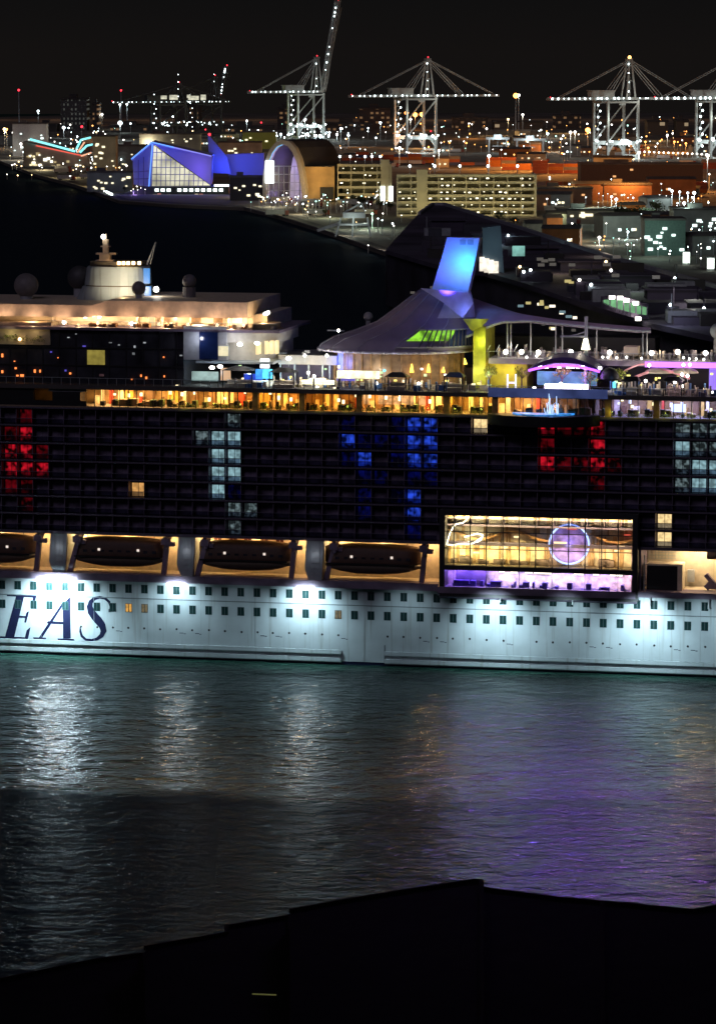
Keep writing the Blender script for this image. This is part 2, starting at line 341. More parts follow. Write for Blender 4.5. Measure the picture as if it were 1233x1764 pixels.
def davit(px, side):
    mb = MB(); u0, z0 = uv(px, 930, 0); ub, zb_ = uv(px - 18 if side > 0 else px - 8, 996, 0); z0 = zt - .5; zb_ = zf + .1
    mb.bar((u0, 1.0, z0), (ub, 1.6, zb_), .8); mb.bar((u0 - .2, 3.2, z0 + .1), (u0 - .2, .2, z0), .7)
    mb.box(u0 - .9, u0 + .5, .0, 1.2, z0 - .9, z0 + .1); mb.box(u0 + .1, u0 + 1.2, .4, 1.4, z0 - 1.2, z0 - .5)
    mb.ball((u0, .3, z0 - 1.2), .35, 8, 5)
    d = mb.build('davit', M['dark'], ship)
for a, c in bays[1:]:
    davit(a + 14 if a > 0 else a + 5, 1); davit(c - 22, -1)
# back wall windows in the third bay, red curtains
for px in (375, 402, 427, 455, 482):
    u = UU(px, WB); mb = MB(); mb.box(u - .75, u + .75, WB - .05, WB, zt - 1.75, zt - .55, 0)
    mb.box(u - .65, u - .06, WB - .08, WB - .05, zt - 1.65, zt - .65, 1); mb.box(u + .06, u + .65, WB - .08, WB - .05, zt - 1.65, zt - .65, 1)
    mb.build('bay_window', [M['cream'], mat('maroon_pane', (.06, .01, .01), .3)], ship)
# lifeboats; dark colours stand for their unlit near side
def lifeboat(label, uc, length=16.2):
    t = thing('lifeboat', label, 'lifeboat', W2(uc, 2.9, zf + .95), -ANG, 'lifeboats hanging in the open bays')
    def loft(sec, name, m, half=length / 2):
        mb = MB(); N = 18; K = len(sec(0)); vs = []
        for i in range(N + 1):
            s_ = -1 + 2 * i / N; tp = (1 - abs(s_) ** 9) ** .6 if abs(s_) < 1 else 0
            tp = max(tp, .02); vs += [(s_ * half, y * tp, z) for y, z in sec(abs(s_) ** 3)]
        fs = [[i * K + j, (i + 1) * K + j, (i + 1) * K + (j + 1) % K, i * K + (j + 1) % K] for i in range(N) for j in range(K)]
        mb.add(vs, fs); return mb.build(name, m, t, True)
    loft(lambda q: [(-2.3, 2.0 - .2 * q), (-2.15, 1.2), (-1.5, .45 + .9 * q), (-.4, .1 + 1.3 * q), (.4, .1 + 1.3 * q), (1.5, .45 + .9 * q), (2.15, 1.2), (2.3, 2.0 - .2 * q)], 'boat_hull', mat('boat_hull_shaded', (.16, .12, .09), .5))
    loft(lambda q: [(-2.35, 1.95), (-2.35, 2.25), (-2.25, 4.1), (-1.7, 4.95 - .5 * q), (0, 5.2 - .6 * q), (1.7, 4.95 - .5 * q), (2.25, 4.1), (2.35, 2.25), (2.35, 1.95)], 'boat_canopy', mat('boat_canopy_shaded', (.09, .045, .03), .6))
    mb = MB(); mb.box(-length / 2 * .93, length / 2 * .93, -2.5, -2.3, 1.85, 2.1); mb.build('fender', M['black'], t)
    for dx in (-3.2, 3.6):
        mb = MB(); mb.box(dx - .2, dx + .2, -2.42, -2.2, 3.0, 3.4); mb.build('boat_lamp', em('boat_lamp_white', (1, .85, .75), .9), t)
    mb = MB()
    for k in range(9): x = -6 + k * 1.5; mb.box(x, x + .7, -2.32, -2.22, 2.7, 3.15)
    mb.build('boat_windows', M['dglass'], t)
    for dx in (-5.8, 5.8):
        mb = MB(); mb.tube((dx, 0, 4.2), (dx, 0, 5.6), .07); mb.box(dx - .3, dx + .3, -.3, .3, 4.0, 4.4); mb.build('lifting_hook', M['dark'], t)
    return t
lifeboat('dark lifeboat in its bay above the big letter E, cut by the left edge', UU(-15, 3, 965))
lifeboat('dark lifeboat in the bay above the letter S, second lifeboat from the left', UU(209, 3, 965))
lifeboat('dark lifeboat hanging below a row of maroon bay windows', UU(425, 3, 965))
lifeboat('dark lifeboat in the bay directly left of the big yellow glass lounge', UU(643, 3, 965))
# bay lights: lamps along the bay ceiling behind the boats
for a, c, e in ((-105, 88, 1500), (120, 308, 1500), (340, 528, 1500), (562, 753, 1500)):
    for f in (.12, .5, .93):
        u = UU(a + (c - a) * f, 5)
        light('POINT', 'bay_lamp', W2(u, 5.6 if f < .9 else 4.5, zt - (.5 if f < .9 else 1.2)), e * (.42 if f != .5 else .3), WARM, .25)
        mb = MB(); mb.box(u - .5, u + .5, 5.4, 5.8, zt - .12, zt - .02); mb.build('bay_lamp', em('bay_lamp_warm', (1, .75, .4), 5), ship)
# ceiling above bays / underside of superstructure
mb = MB(); mb.box(U0, U1, .05, WB, zt, zt + .5); mb.build('bay_ceiling', M['cream'], ship)
# ---- right-hand working bay
x0, x1 = UU(1105), U1
mb = MB(); mb.box(UU(1088), x0, -.2, WB, zf - .5, zt + .1); mb.build('bay_bulkhead', M['dark'], ship)
mb = MB(); a, c = UU(1114, 1), UU(1167, 1)
mb.box(a, c, 1.5, 5, zf, zf + 4.0, 0); mb.box(c, c + .8, 1.4, 5, zf, zf + 4.3, 1); mb.box(a, c, 1.4, 5, zf + 4.0, zf + 4.3, 1); mb.build('tender_garage_box', [M['black'], M['cream']], ship)
mb = MB()
for k in range(9): mb.box(x0 + .3 + k * .55, x0 + .36 + k * .55, WB - .35, WB - .3, zf + 4.4, zt - .3)
for k in range(5): mb.box(x0 + .2, x0 + 5, WB - .4, WB - .34, zf + 4.5 + k * .5, zf + 4.56 + k * .5)
mb.build('rail_screen', M['grey'], ship)
mb = MB(); mb.tube((UU(1110), .3, zf), (UU(1110), .3, zt - .8), .12)
for k in range(6): mb.tube((UU(1108), .3, zf + .6 + k * .9), (UU(1114), .3, zf + .8 + k * .9), .06)
mb.build('ladder', M['gal'], ship)
mb = MB(); u = UU(1190, 5); mb.box(u - .55, u + .55, 5.5, 6.3, zf + .9, zf + 2.9); mb.build('locker', M['grey'], ship)
mb = MB(); u = UU(1226, 3); mb.bar((u - .8, 3, zf + .3), (u + .4, 3, zf + 1.6), .9); mb.bar((u + .3, 3, zf + 1.2), (u - .9, 3, zf + 2.6), .7); mb.box(u - .3, u + 1.5, 2.6, 3.6, zf + .2, zf + 1.2); mb.build('davit_winch', M['dark'], ship)
mb = MB(); mb.box(UU(1218, 3), UU(1236, 3), 3, 3.6, zt - 1.6, zt - .2); mb.build('davit_winch', M['dark'], ship)
for px, e in ((1180, 700), (1215, 900), (1300, 700)): light('POINT', 'bay_lamp', W2(UU(px, 3), 4.2, zt - .8), e, (1, .78, .45), .3)
# ---- dark superstructure core behind the balconies
mb = MB(); mb.box(U0, U1, 1.9, BW - 2, zt + .5, Z_BALT); mb.build('superstructure', M['dark'], ship)
ND = 7; dz = (Z_BALT - (zt + .5)) / ND
for k in range(ND + 1):
    mb = MB(); z = zt + .5 + k * dz; mb.box(U0, U1, -.05, 1.9, z - .28, z + .0) if k else mb.box(U0, U1, -.1, 1.9, z - .48, z + .01)
    mb.build('deck_slab', mat('slab_dark', (.11, .09, .13), .6), ship)
# lit cabins (yellow, orange) and reflections painted as glow (red, blue, cyan): (col px, row from the top 0..6, kind)
RED = em('cabin_glint_red', (1, .012, .035), .75, noise=.99, nscale=.8, lo=.4, hi=.78); REDD = em('cabin_glint_red_dim', (1, .01, .04), .16, noise=.99, nscale=.7, lo=.4, hi=.85)
BLU = em('cabin_glint_blue', (.03, .1, 1), .8, noise=.97, nscale=.8, lo=.4, hi=.75); BLD = em('cabin_glint_blue_dim', (.02, .04, 1), .09, noise=.97, nscale=.7, lo=.4, hi=.85)
CYA = em('cabin_glint_cyan', (.5, .85, .95), .62, noise=.7, nscale=.9, lo=.35, hi=.68); CYD = em('cabin_glint_cyan_dim', (.5, .7, .75), .3, noise=.93, nscale=1.1, lo=.42, hi=.72)
YEL = em('cabin_yellow', (1, .72, .33), 1.15, noise=.45, nscale=1.2, lo=.3, hi=.6); ORA = em('cabin_orange', (1, .5, .15), .75, noise=.4, nscale=1.2)
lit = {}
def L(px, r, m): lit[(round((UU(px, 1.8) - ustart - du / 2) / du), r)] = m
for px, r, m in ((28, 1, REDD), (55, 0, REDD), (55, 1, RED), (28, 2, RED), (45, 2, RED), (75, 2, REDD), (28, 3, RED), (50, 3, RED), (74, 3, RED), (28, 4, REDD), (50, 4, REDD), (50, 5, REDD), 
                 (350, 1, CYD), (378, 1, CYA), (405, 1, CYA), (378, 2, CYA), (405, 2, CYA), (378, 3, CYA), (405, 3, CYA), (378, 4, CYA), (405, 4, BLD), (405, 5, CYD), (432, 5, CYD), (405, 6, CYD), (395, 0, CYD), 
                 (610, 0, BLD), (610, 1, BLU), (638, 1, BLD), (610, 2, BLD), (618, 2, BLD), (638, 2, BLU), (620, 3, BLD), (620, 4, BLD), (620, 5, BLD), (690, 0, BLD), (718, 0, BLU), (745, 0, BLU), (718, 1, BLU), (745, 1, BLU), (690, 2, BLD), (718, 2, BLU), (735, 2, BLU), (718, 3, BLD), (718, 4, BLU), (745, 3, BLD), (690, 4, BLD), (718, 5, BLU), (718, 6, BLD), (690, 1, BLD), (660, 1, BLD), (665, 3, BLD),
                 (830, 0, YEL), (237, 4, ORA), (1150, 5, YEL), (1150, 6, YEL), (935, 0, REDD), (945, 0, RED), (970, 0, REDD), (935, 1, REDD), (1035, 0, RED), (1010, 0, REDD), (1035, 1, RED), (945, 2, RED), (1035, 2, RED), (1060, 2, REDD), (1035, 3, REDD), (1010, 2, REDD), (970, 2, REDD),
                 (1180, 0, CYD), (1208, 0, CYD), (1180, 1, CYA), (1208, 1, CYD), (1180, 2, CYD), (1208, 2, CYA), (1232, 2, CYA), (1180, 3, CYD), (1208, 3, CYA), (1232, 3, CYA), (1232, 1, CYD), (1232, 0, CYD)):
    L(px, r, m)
def bal_parts(mb, u, z, bi=0):
    mb.box(u - du / 2 - .05, u - du / 2 + .05, .25, 1.89, z + .01, z + dz - .3, bi)            # partition
    mb.box(u - du / 2 + .05, u + du / 2 - .05, .02, .06, z + .02, z + .95, bi + 1)              # glass rail
    mb.box(u - du / 2, u + du / 2, -.02, .09, z + .95, z + 1.03, bi + 2)                          # hand rail
def win_parts(mb, u, z, gi, bi=0):
    mb.box(u - du / 2 + .2, u + du / 2 - .2, 1.80, 1.89, z + .02, z + 2.35, bi)
    mb.box(u - du / 2 + .28, u - .05, 1.75, 1.80, z + .08, z + 2.28, gi); mb.box(u + .05, u + du / 2 - .28, 1.75, 1.80, z + .08, z + 2.28, gi)
BM = [M['dark'], M['rail'], mat('dim_rail', (.13, .11, .16), .5)]
dgl = mat('cabin_glass', (.2, .16, .24), .3, 0, .7, .5); fr = mat('cabin_frame', (.16, .15, .2), .5)
box_u0, box_u1 = UU(757), UU(1098)
cells = []
for r in range(ND):
    z = zt + .5 + (ND - 1 - r) * dz
    for k in range(-14, 37):
        u = ustart + (k + .5) * du
        if r == 6 and box_u0 - 1 < u < box_u1 + 1: continue
        cells.append((k, r, u, z))
cand = [c for c in cells if (c[0], c[1]) in lit]
rest = [c for c in cells if (c[0], c[1]) not in lit]
rest.sort(key=lambda c: (not -11 <= c[0] <= 33, -c[0]))
nind = 99 - len(cand)
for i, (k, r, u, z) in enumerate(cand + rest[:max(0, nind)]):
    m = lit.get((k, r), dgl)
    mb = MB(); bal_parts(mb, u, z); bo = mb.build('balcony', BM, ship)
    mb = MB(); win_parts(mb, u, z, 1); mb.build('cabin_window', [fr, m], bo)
mb = MB()
for (k, r, u, z) in rest[max(0, nind):]:
    bal_parts(mb, u, z); win_parts(mb, u, z, 4, 3)
tag(mb.build('balconies', BM + [fr, dgl], ship), kind='stuff')

# ---- two-storey glazed lounge
a, c = UU(766, -1.8, 930), UU(1089, -1.8, 930); WL = -1.8; WI = 8.0
z0, z1 = zl(1020) - .3, zl(982) + .0; z2, z3 = zl(972), zl(887) + .2
zlow0 = ZZ(1013.5, WL); zlow1 = ZZ(977, WL); zup0 = ZZ(969, WL); zup1 = ZZ(883.5, WL)
fm = mat('lounge_frame', (.03, .028, .03), .5)
mb = MB(); t_ = .9
mb.box(a - t_, a, WL - .1, 1.88, zlow0 - .9, zup1 + .9); mb.box(c, c + t_, WL - .1, 1.88, zlow0 - .9, zup1 + .9)
mb.box(a, c, WL - .1, 1.88, zup1, zup1 + .9); mb.box(a, c, WL - .1, -.5, zlow1, zup0); mb.box(a, c, WL - .12, 1.88, zlow0 - .9, zlow0)
mb.build('lounge_frame', fm, ship)
nc = 11.4; cw = (c - a) / nc
mb = MB()
xs = [a + .0 + cw * .55 + i * cw for i in range(12) if a + cw * .55 + i * cw < c]
for x in xs: mb.box(x - .085, x + .085, WL - .02, WL + .12, zup0, zup1)
for i in (3, 6, 9): mb.box(xs[i] - .45, xs[i] - .38, WL + .6, WL + .75, zup0, zup1)
for f in (.345, .68): zz = zup0 + (zup1 - zup0) * f; mb.box(a, c, WL - .04, WL + .1, zz - .07, zz + .07)
mb.build('mullions', fm, ship)
mb = MB()
for x in xs[::2]: mb.box(x - .04, x + .04, WL, WL + .1, zlow0, zlow1)
mb.build('mullions', fm, ship)
mb = MB(); mb.box(a, c, WL + .14, WL + .16, zup0, zup1); mb.box(a, c, WL + .14, WL + .16, zlow0, zlow1); mb.build('lounge_glass', glass('lounge_glass_pane', (.88, .88, .84), .02), ship)
# room shells (open towards the glass), cut through the superstructure core by standing in front of it
# upper room
wallm = mat('lounge_wall', (.8, .68, .47), .7, 0, .45, .55); flm = mat('lounge_floor', (.25, .2, .12), .4, 0, .4, 1)
mb = MB(); mb.box(a, c, 1.55, 1.86, zup0, zup1, 0); mb.box(a, c, -.49, 1.54, zlow1 + .02, zup0 - .02, 1)
mb.build('lounge_wall', [wallm, flm], ship)
mb = MB(); mb.box(a, c, 1.2, 1.86, zlow0 + .01, zlow1 - .01, 0); mb.build('lounge_wall', mat('lower_wall', (.5, .42, .45), .6, 0, .5, 1.1), ship)
mb = MB()   # furniture and shelving along the upper lounge
for i in range(26):
    x = random.uniform(a + .5, c - 1.5); hh = random.uniform(.5, 1.3); mb.box(x, x + random.uniform(.6, 1.7), .4, 1.2, zup0 + .02, zup0 + hh)
mb.build('lounge_seating', mat('seat_cloth', (.16, .12, .1), .7, 0, .5, 1), ship)
mb = MB()   # mezzanine wave balcony in the lounge
for i in range(24):
    x = a + (c - a) * i / 24; x2 = a + (c - a) * (i + 1) / 24; f = lambda q: zup0 + 4.6 + .7 * math.sin(q * .55) ; mb.add([(x, .9, f(x)), (x2, .9, f(x2)), (x2, .9, f(x2) + .35), (x, .9, f(x) + .35), (x, 1.5, f(x)), (x2, 1.5, f(x2)), (x2, 1.5, f(x2) + .35), (x, 1.5, f(x) + .35)], [(0, 1, 2, 3), (3, 2, 6, 7), (0, 4, 5, 1)])
mb.build('mezzanine', mat('mezz_panel', (.6, .35, .16), .4, .1, .3, 1.5), ship)
mb = MB()   # tall curtains and panels on the back wall
for i in range(34):
    x = a + (c - a) * (i + random.random() * .6) / 34; mb.box(x, x + random.uniform(.15, .7), 1.35, 1.54, zup0 + random.choice((.1, .1, 2.5, 5.2)), zup0 + random.choice((3.2, 5, 8.6)))
mb.build('wall_panels', [mat('panel_tone', (.42, .27, .12), .6, 0, .6, .7)], ship)
# squiggle neon (white) at the left and ring neon (blue white) at the right
def tube_path(mb, pts, r):
    for p, q in zip(pts, pts[1:]): mb.tube(p, q, r, 6)
nm = em('neon_white', (1, .95, .75), 5, True); nb = em('neon_blue', (.3, .42, 1), 3.4, True)
def lp(px, py, w_): u, z = uv(px, py, w_); return (u, w_, z)
mb = MB(); tube_path(mb, [lp(x, y, -.2) for x, y in ((808, 884), (807, 890), (803, 896), (797, 901), (790, 902), (785, 903), (780, 909), (775, 918), (772, 928), (769, 938), (780, 939), (792, 937), (805, 938), (815, 936), (822, 931), (829, 926))], .1); mb.build('neon_squiggle', nm, ship)
mb = MB(); tube_path(mb, [lp(x, y, .3) for x, y in ((800, 925), (812, 922), (822, 919), (832, 922), (828, 930), (818, 936), (806, 934))], .12); mb.build('neon_squiggle', nm, ship)
mb = MB(); rc = [lp(980 + 34 * math.cos(t), 937.5 + 34 * math.sin(t), .2) for t in [R(q) for q in range(0, 361, 12)]]; tube_path(mb, rc, .16); mb.build('neon_ring', nb, ship)
mb = MB(); cc = lp(980, 938, .6); mb.tube(cc, (cc[0], 1.3, cc[2]), 3.0, 28); mb.build('ring_panel', mat('ring_panel_violet', (.24, .18, .6), .5, 0, .5, .9), ship)
for px, py, wd, m in ((965, 935, 22, 'warm'), (1070, 942, 12, 'warm'), (1062, 949, 8, 'warm'), (1080, 922, 10, None), (985, 911, 16, None), (890, 925, 10, 'warm'), (845, 905, 8, 'warm'), (868, 943, 12, 'warm'), (820, 952, 10, 'warm')):
    p = lp(px, py, .45); mb = MB(); mb.box(p[0] - wd * .048, p[0] + wd * .048, .3, .6, p[2] - .12, p[2] + .12); mb.build('lounge_lamp', em('lounge_lamp_glow', (1, .75, .4), 2.6) if m else E['redstrip'], ship)
um = (a + c) / 2
for i in range(6):
    x = a + (c - a) * (i + .5) / 6
    light('AREA', 'lounge_light', W2(x, -.9, zup1 - .25), (1500, 1200, 1000, 900, 850, 850)[i], (1, .8, .38) if i < 3 else (1, .72, .42), 4.6, W2(x, 1.5, zup1 - 3), sy=.6)
    light('AREA', 'lounge_light', W2(x, -1.2, zup0 + 1.2), (560, 460, 380, 330, 330, 330)[i], (1, .8, .38) if i < 3 else (1, .72, .42), 4.6, W2(x, 1.5, zup0 + 4), sy=.6)
light('POINT', 'neon_glow', W2(cc[0], -.4, cc[2]), 190, (.35, .35, 1), .5); light('POINT', 'neon_glow', W2(UU(800), -.6, ZZ(925)), 260, (1, .9, .6), .4)
for i in range(8):
    x = a + (c - a) * (i + .5) / 8
    light('AREA', 'lounge_light', W2(x, -.5, zlow1 - .12), 300, ((.42, .22, 1), (.5, .3, 1), (1, .85, .75), (.9, .8, 1), (1, .9, .9), (.75, .55, 1), (.8, .6, 1), (1, .7, .5))[i], 3, W2(x, .6, zlow0), sy=.4)
for i in range(15):
    x = a + (c - a) * random.uniform(.2, .97); mb = MB(); mb.box(x - .45, x + .45, .3, .7, zlow1 - .55, zlow1 - .2); mb.build('lounge_lamp', em('low_lamp', (1, .93, .85), 3.0), ship)
mb = MB()
for i in range(60):
    x = random.uniform(a + 1, c - .8); mb.box(x, x + random.uniform(.2, 1.0), -.9, .2, zlow0 + .02, zlow0 + random.choice((.5, .8, 1.2, 1.7)))
mb.build('lounge_seating', mat('violet_seat', (.06, .04, .3), .5, 0, .5, 1), ship)
mb = MB(); mb.box(a + .1, c - .1, -.7, -.6, zlow1 - .16, zlow1 - .06); mb.build('added_violet_strip', em('added_violet', (.22, .16, 1), 90, True), ship)  # strip added for the violet reflection on the water
mb = MB(); mb.box(a + 1.5, a + 6.6, .2, .5, zlow0 + .9, zlow1 - .1); mb.build('wall_panels', mat('dim_violet', (.07, .05, .12), .5), ship)

# ---- glazed promenade (amber strip)
zb, zt2 = Z_BALT, Z_AMT; WP = 6.0
mb = MB(); mb.box(U0, U1, .0, WP, zb - .02, zb + .25); mb.build('promenade_floor', M['floor'], ship)
mb = MB(); mb.box(U0, U1, WP, BW - 2, zb, zt2 + .6); mb.build('promenade_wall', mat('promenade_wall_wood', (.5, .3, .12), .6, 0, .55, .45), ship)
mb = MB(); mb.box(U0, U1, -.3, BW - 2, zt2, Z_DECK, 0); mb.build('pool_deck', mat('deck_edge', (.09, .075, .07), .6), ship)
mb = MB(); i = 0
u = UU(150)
while u < U1:
    mb.box(u - .05, u + .05, .15, .3, zb + .25, zt2); u += 1.45
mb.build('mullions', M['black'], ship)
for px in (440, 520, 618, 768, 851, 1045, 1128):
    mb = MB(); u = UU(px); mb.box(u - .5, u + .5, .1, 1.2, zb + .25, zt2); mb.build('promenade_column', M['wood'], ship)
mb = MB(); mb.box(UU(150), U1, .33, .36, zb + .25, zt2); mb.build('promenade_glass', M['glass'], ship)
mb = MB(); mb.box(U0, UU(60), .2, 1, zb + .25, zt2); mb.box(UU(92), UU(140), .1, 3, zb + .25, zt2 - .5, 0); mb.box(UU(85), UU(150), .3, .9, zt2 - .5, zt2, 1); mb.box(UU(60), UU(150), .05, .15, zb + .2, zb + 1.1); mb.build('service_block', [M['black'], M['grey']], ship)
cols = [mat('curtain_cream', (.8, .66, .42), .7, 0, .3, 1), mat('curtain_red', (.5, .05, .02), .6), mat('curtain_gold', (.6, .35, .06), .6), mat('curtain_brown', (.2, .1, .04), .6)]
mb = MB(); u = UU(152)
while u < U1 - 1:
    wd = random.uniform(.25, 1.1); mb.box(u, u + wd, 4.2 + random.random(), 5.6, zb + .25, zt2 - random.choice((0.05, .05, .5, 1.5)), random.choices((0, 1, 2, 3), (5, .8, 3, 3))[0]); u += wd + random.uniform(.1, 1.4)
mb.build('promenade_curtains', cols, ship)
mb = MB()
for i in range(170):
    x = random.uniform(UU(155), UU(1240)); mb.box(x, x + random.uniform(.3, .9), 1.6, 2.4 + random.random(), zb + .25, zb + .25 + random.uniform(.5, 1.3), random.choice((0, 1, 2)))
mb.build('promenade_furniture', [mat('chair_tan', (.35, .24, .12), .6), M['leaf'], M['black']], ship)
mb = MB()
u = UU(300)
while u < UU(1240):
    if not UU(835) < u < UU(1030): leafclump(mb, (u, .75, zb + .5), .5, 26)
    u += random.uniform(.35, 1.1)
tag(mb.build('planter_shrubs', mat('lit_foliage', (.22, .25, .03), .6, 0, .4, 1), ship), kind='stuff')
for px, e, col in ((185, 330, (1, .62, .25)), (240, 330, (1, .62, .25)), (300, 330, (1, .58, .2)), (360, 330, (1, .55, .15)), (420, 300, (1, .5, .12)), (485, 260, (1, .45, .08)), (560, 200, (1, .42, .06)), (640, 380, (1, .5, .14)), (690, 380, (1, .55, .15)), (740, 350, (1, .55, .15)), (805, 280, (1, .6, .12)), (880, 260, (1, .6, .2)), (920, 200, (1, .6, .3)),
                   (1065, 230, (.3, .3, 1)), (1110, 240, (.35, .4, 1)), (1160, 330, (.4, .45, 1)), (1210, 300, (.3, .35, 1)), (1270, 200, (.3, .35, 1))):
    light('AREA', 'promenade_light', W2(UU(px), 2.8, zt2 - .1), e * 2.7, col, 5, W2(UU(px), 3.1, zb), sy=2.2)
for px, col in [(random.uniform(160, 830), (1, .8, .45)) for _ in range(26)] + [(random.uniform(1050, 1233), (.6, .65, 1)) for _ in range(10)] + [(random.uniform(1060, 1233), (1, .85, .4)) for _ in range(4)]:
    x = UU(px); z = zb + random.uniform(1.2, 3.3); mb = MB(); mb.box(x - .2, x + .2, 2.2, 2.5, z, z + random.uniform(.3, .8)); mb.build('table_lamp' if z < zb + 1.9 else 'wall_lamp', em('prom_lamp_%d' % int(col[2] * 100), col, 3.5), ship)
for px in (628, 655, 668, 681, 694, 705, 725): 
    x = UU(px, 2); mb = MB(); mb.box(x - .55, x + .55, 2.9, 3.0, zb + 1.3, zb + 2.6 + random.random()); mb.build('menu_board', em('board_orange', (1, .45, .16), 1.6, noise=.6, nscale=1.5), ship)
for px in list(range(320, 835, 46)) + list(range(1050, 1290, 46)): light('POINT', 'planter_light', W2(UU(px), -.45, zb + 1.0), 16, (.85, 1, .12), .15)
x = UU(1165, 2); mb = MB(); mb.box(x - 1.2, x + 1.2, 3, 3.1, zb + 1.0, zb + 2.3); mb.build('bar_screen', em('screen_blue', (.5, .6, 1), 2.8), ship)

# ---- cantilevered whirlpool
cu, cz = UU(932, -2), ZZ(716, -2); hu = UU(1030, -2) - UU(836, -2)
mb = MB(); N = 28; zz0, zz1 = ZZ(727, -2.5), ZZ(709, -2.5)
pts = [(cu + hu / 2 * math.cos(math.pi * (1 + i / N)), -.02 + 5.0 * math.sin(math.pi * (1 + i / N))) for i in range(N + 1)]
mb.prism([(x, y, zz0) for x, y in pts], (0, 0, zz1 - zz0)); mb.build('whirlpool_pod', M['black'], ship)
mb = MB(); mb.prism([(cu + (x - cu) * .55, y * .75 - .3, zz1 + .02) for x, y in pts], (0, 0, .22)); mb.build('whirlpool_water', em('pool_water_glow', (.04, .35, 1), 1.2, True, noise=.8, nscale=.6), ship)
mb = MB()
for i in range(14): x = cu + 1.5 + random.gauss(0, 1.1); mb.tube((x, -1.6, zz1 + .2), (x + random.uniform(-.3, .3), -1.6, zz1 + random.uniform(.8, 3.6)), .07, 5)
mb.build('fountain_jets', em('fountain_glow', (.45, .65, 1), 1.5), ship)
light('POINT', 'whirlpool_light', W2(cu + 1.5, -1.8, zz1 + 1.2), 160, (.1, .35, 1), .4); light('POINT', 'whirlpool_light', W2(cu - 1, 2, zz1 + 2.2), 160, (.3, .3, 1), .4)
mb = MB(); mb.box(UU(840), UU(1045), -.4, -.28, Z_AMT + .1, Z_DECK + .9); mb.build('wind_screen', em('screen_bluegrey', (.12, .17, .5), .35, noise=.5, nscale=.3), ship)

# ---- upper left block: dark glass facade, suites with warm terrace, forward funnel
def sb(mb, p0, p1, yt, yb, w0, w1, m=0):
    pm_ = (p0 + p1) / 2; mb.box(UU(p0, w0, yt), UU(p1, w0, yt), w0, w1, uv(pm_, yb, w0)[1], uv(pm_, yt, w0)[1], m)
mb = MB(); zt_ = uv(160, 567, 3)[1]; mb.box(U0, UU(318, 3), 3.0, 30, Z_DECK, zt_); mb.build('atrium_facade', M['dglass'], ship)
mb = MB(); x = U0
while x < UU(318, 3): mb.box(x, x + .12, 2.85, 3, Z_DECK, zt_); x += 2.9
for q in (.33, .66): mb.box(U0, UU(318, 3), 2.86, 2.99, Z_DECK + (zt_ - Z_DECK) * q - .15, Z_DECK + (zt_ - Z_DECK) * q + .1)
mb.build('mullions', M['black'], ship)
refl = em('reflection_white', (.75, .8, .85), .55, noise=.7, nscale=1.5); ro = em('ember_lamp', (1, .25, .06), 1.8); rb_ = em('blue_glint', (.2, .15, 1), .5)  # white and blue: glass reflections painted as glow; ember: lamps
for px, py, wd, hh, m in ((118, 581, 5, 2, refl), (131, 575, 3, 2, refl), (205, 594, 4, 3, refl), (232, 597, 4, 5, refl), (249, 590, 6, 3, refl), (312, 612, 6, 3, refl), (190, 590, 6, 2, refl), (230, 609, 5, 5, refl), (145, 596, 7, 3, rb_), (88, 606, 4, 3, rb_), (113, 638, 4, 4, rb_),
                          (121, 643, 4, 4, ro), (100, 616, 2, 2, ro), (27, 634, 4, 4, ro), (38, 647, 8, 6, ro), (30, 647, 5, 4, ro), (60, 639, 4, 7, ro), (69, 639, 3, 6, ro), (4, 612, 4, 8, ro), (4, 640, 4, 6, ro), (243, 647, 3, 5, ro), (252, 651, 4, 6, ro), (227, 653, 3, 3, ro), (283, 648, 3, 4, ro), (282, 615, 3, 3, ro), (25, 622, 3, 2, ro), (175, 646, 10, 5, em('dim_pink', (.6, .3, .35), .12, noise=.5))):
    u, z = uv(px, py, 2.8); s_ = .075; mb = MB(); mb.box(u - wd * s_ / 2, u + wd * s_ / 2, 2.7, 2.84, z - hh * s_ / 2, z + hh * s_ / 2); mb.build('facade_lamp_or_glint', m, ship)
mb = MB(); sb(mb, 150, 180, 603, 628, 2.8, 2.95); mb.build('lit_window', em('win_olive', (.75, .6, .12), .4, noise=.45, nscale=.7), ship)
# suites
ws = 4.0
zs0 = zt_; zs1 = uv(250, 545, ws)[1]; zs2 = uv(250, 521, ws)[1]
mb = MB(); mb.box(U0, UU(484, 3.0), 2.2, 26, zs0 - .1, zs0 + .35); mb.build('terrace_slab', M['dark'], ship)
mb = MB(); mb.box(UU(88, ws), UU(452, ws), ws + 4, 26, zs0 + .35, zs1 + .4); mb.build('suite_wall', M['cream'], ship)
mb = MB(); mb.box(UU(190, ws), UU(430, ws), ws - 1, 27, zs1, zs2 + .35); mb.prism([(UU(165, ws), ws - 1, zs2 - .5), (UU(165, ws), ws - 1, zs1), (UU(190, ws), ws - 1, zs1), (UU(190, ws), ws - 1, zs2 + .35)], (0, 28, 0))
mb.box(U0, UU(165, ws), ws - 1, 27, zs1 - .2, zs2 - .5); mb.build('suite_roof', M['cream'], ship)
mb = MB(); sb(mb, -200, 88, 553, 560, ws, ws + 6, 0); mb.box(U0, UU(88, ws), ws + 5, 20, Z_DECK + 5, zs1, 0); mb.build('suite_wall', mat('beige_panel', (.5, .4, .28), .6), ship)
for px in (96, 240, 257, 282, 330, 368, 395, 427): mb = MB(); x = UU(px, ws + 3); mb.box(x - .15, x + .15, ws + 2.6, ws + 3, zs0 + .3, zs1); mb.build('terrace_column', M['cream'], ship)
mb = MB(); mb.box(UU(85, 2.4), UU(478, 2.4), 2.3, 2.34, zs0 + .4, zs0 + 1.4, 0); mb.box(UU(85, 2.4), UU(478, 2.4), 2.27, 2.37, zs0 + 1.4, zs0 + 1.46, 1); mb.build('terrace_railing', [M['glass'], M['gal']], ship)
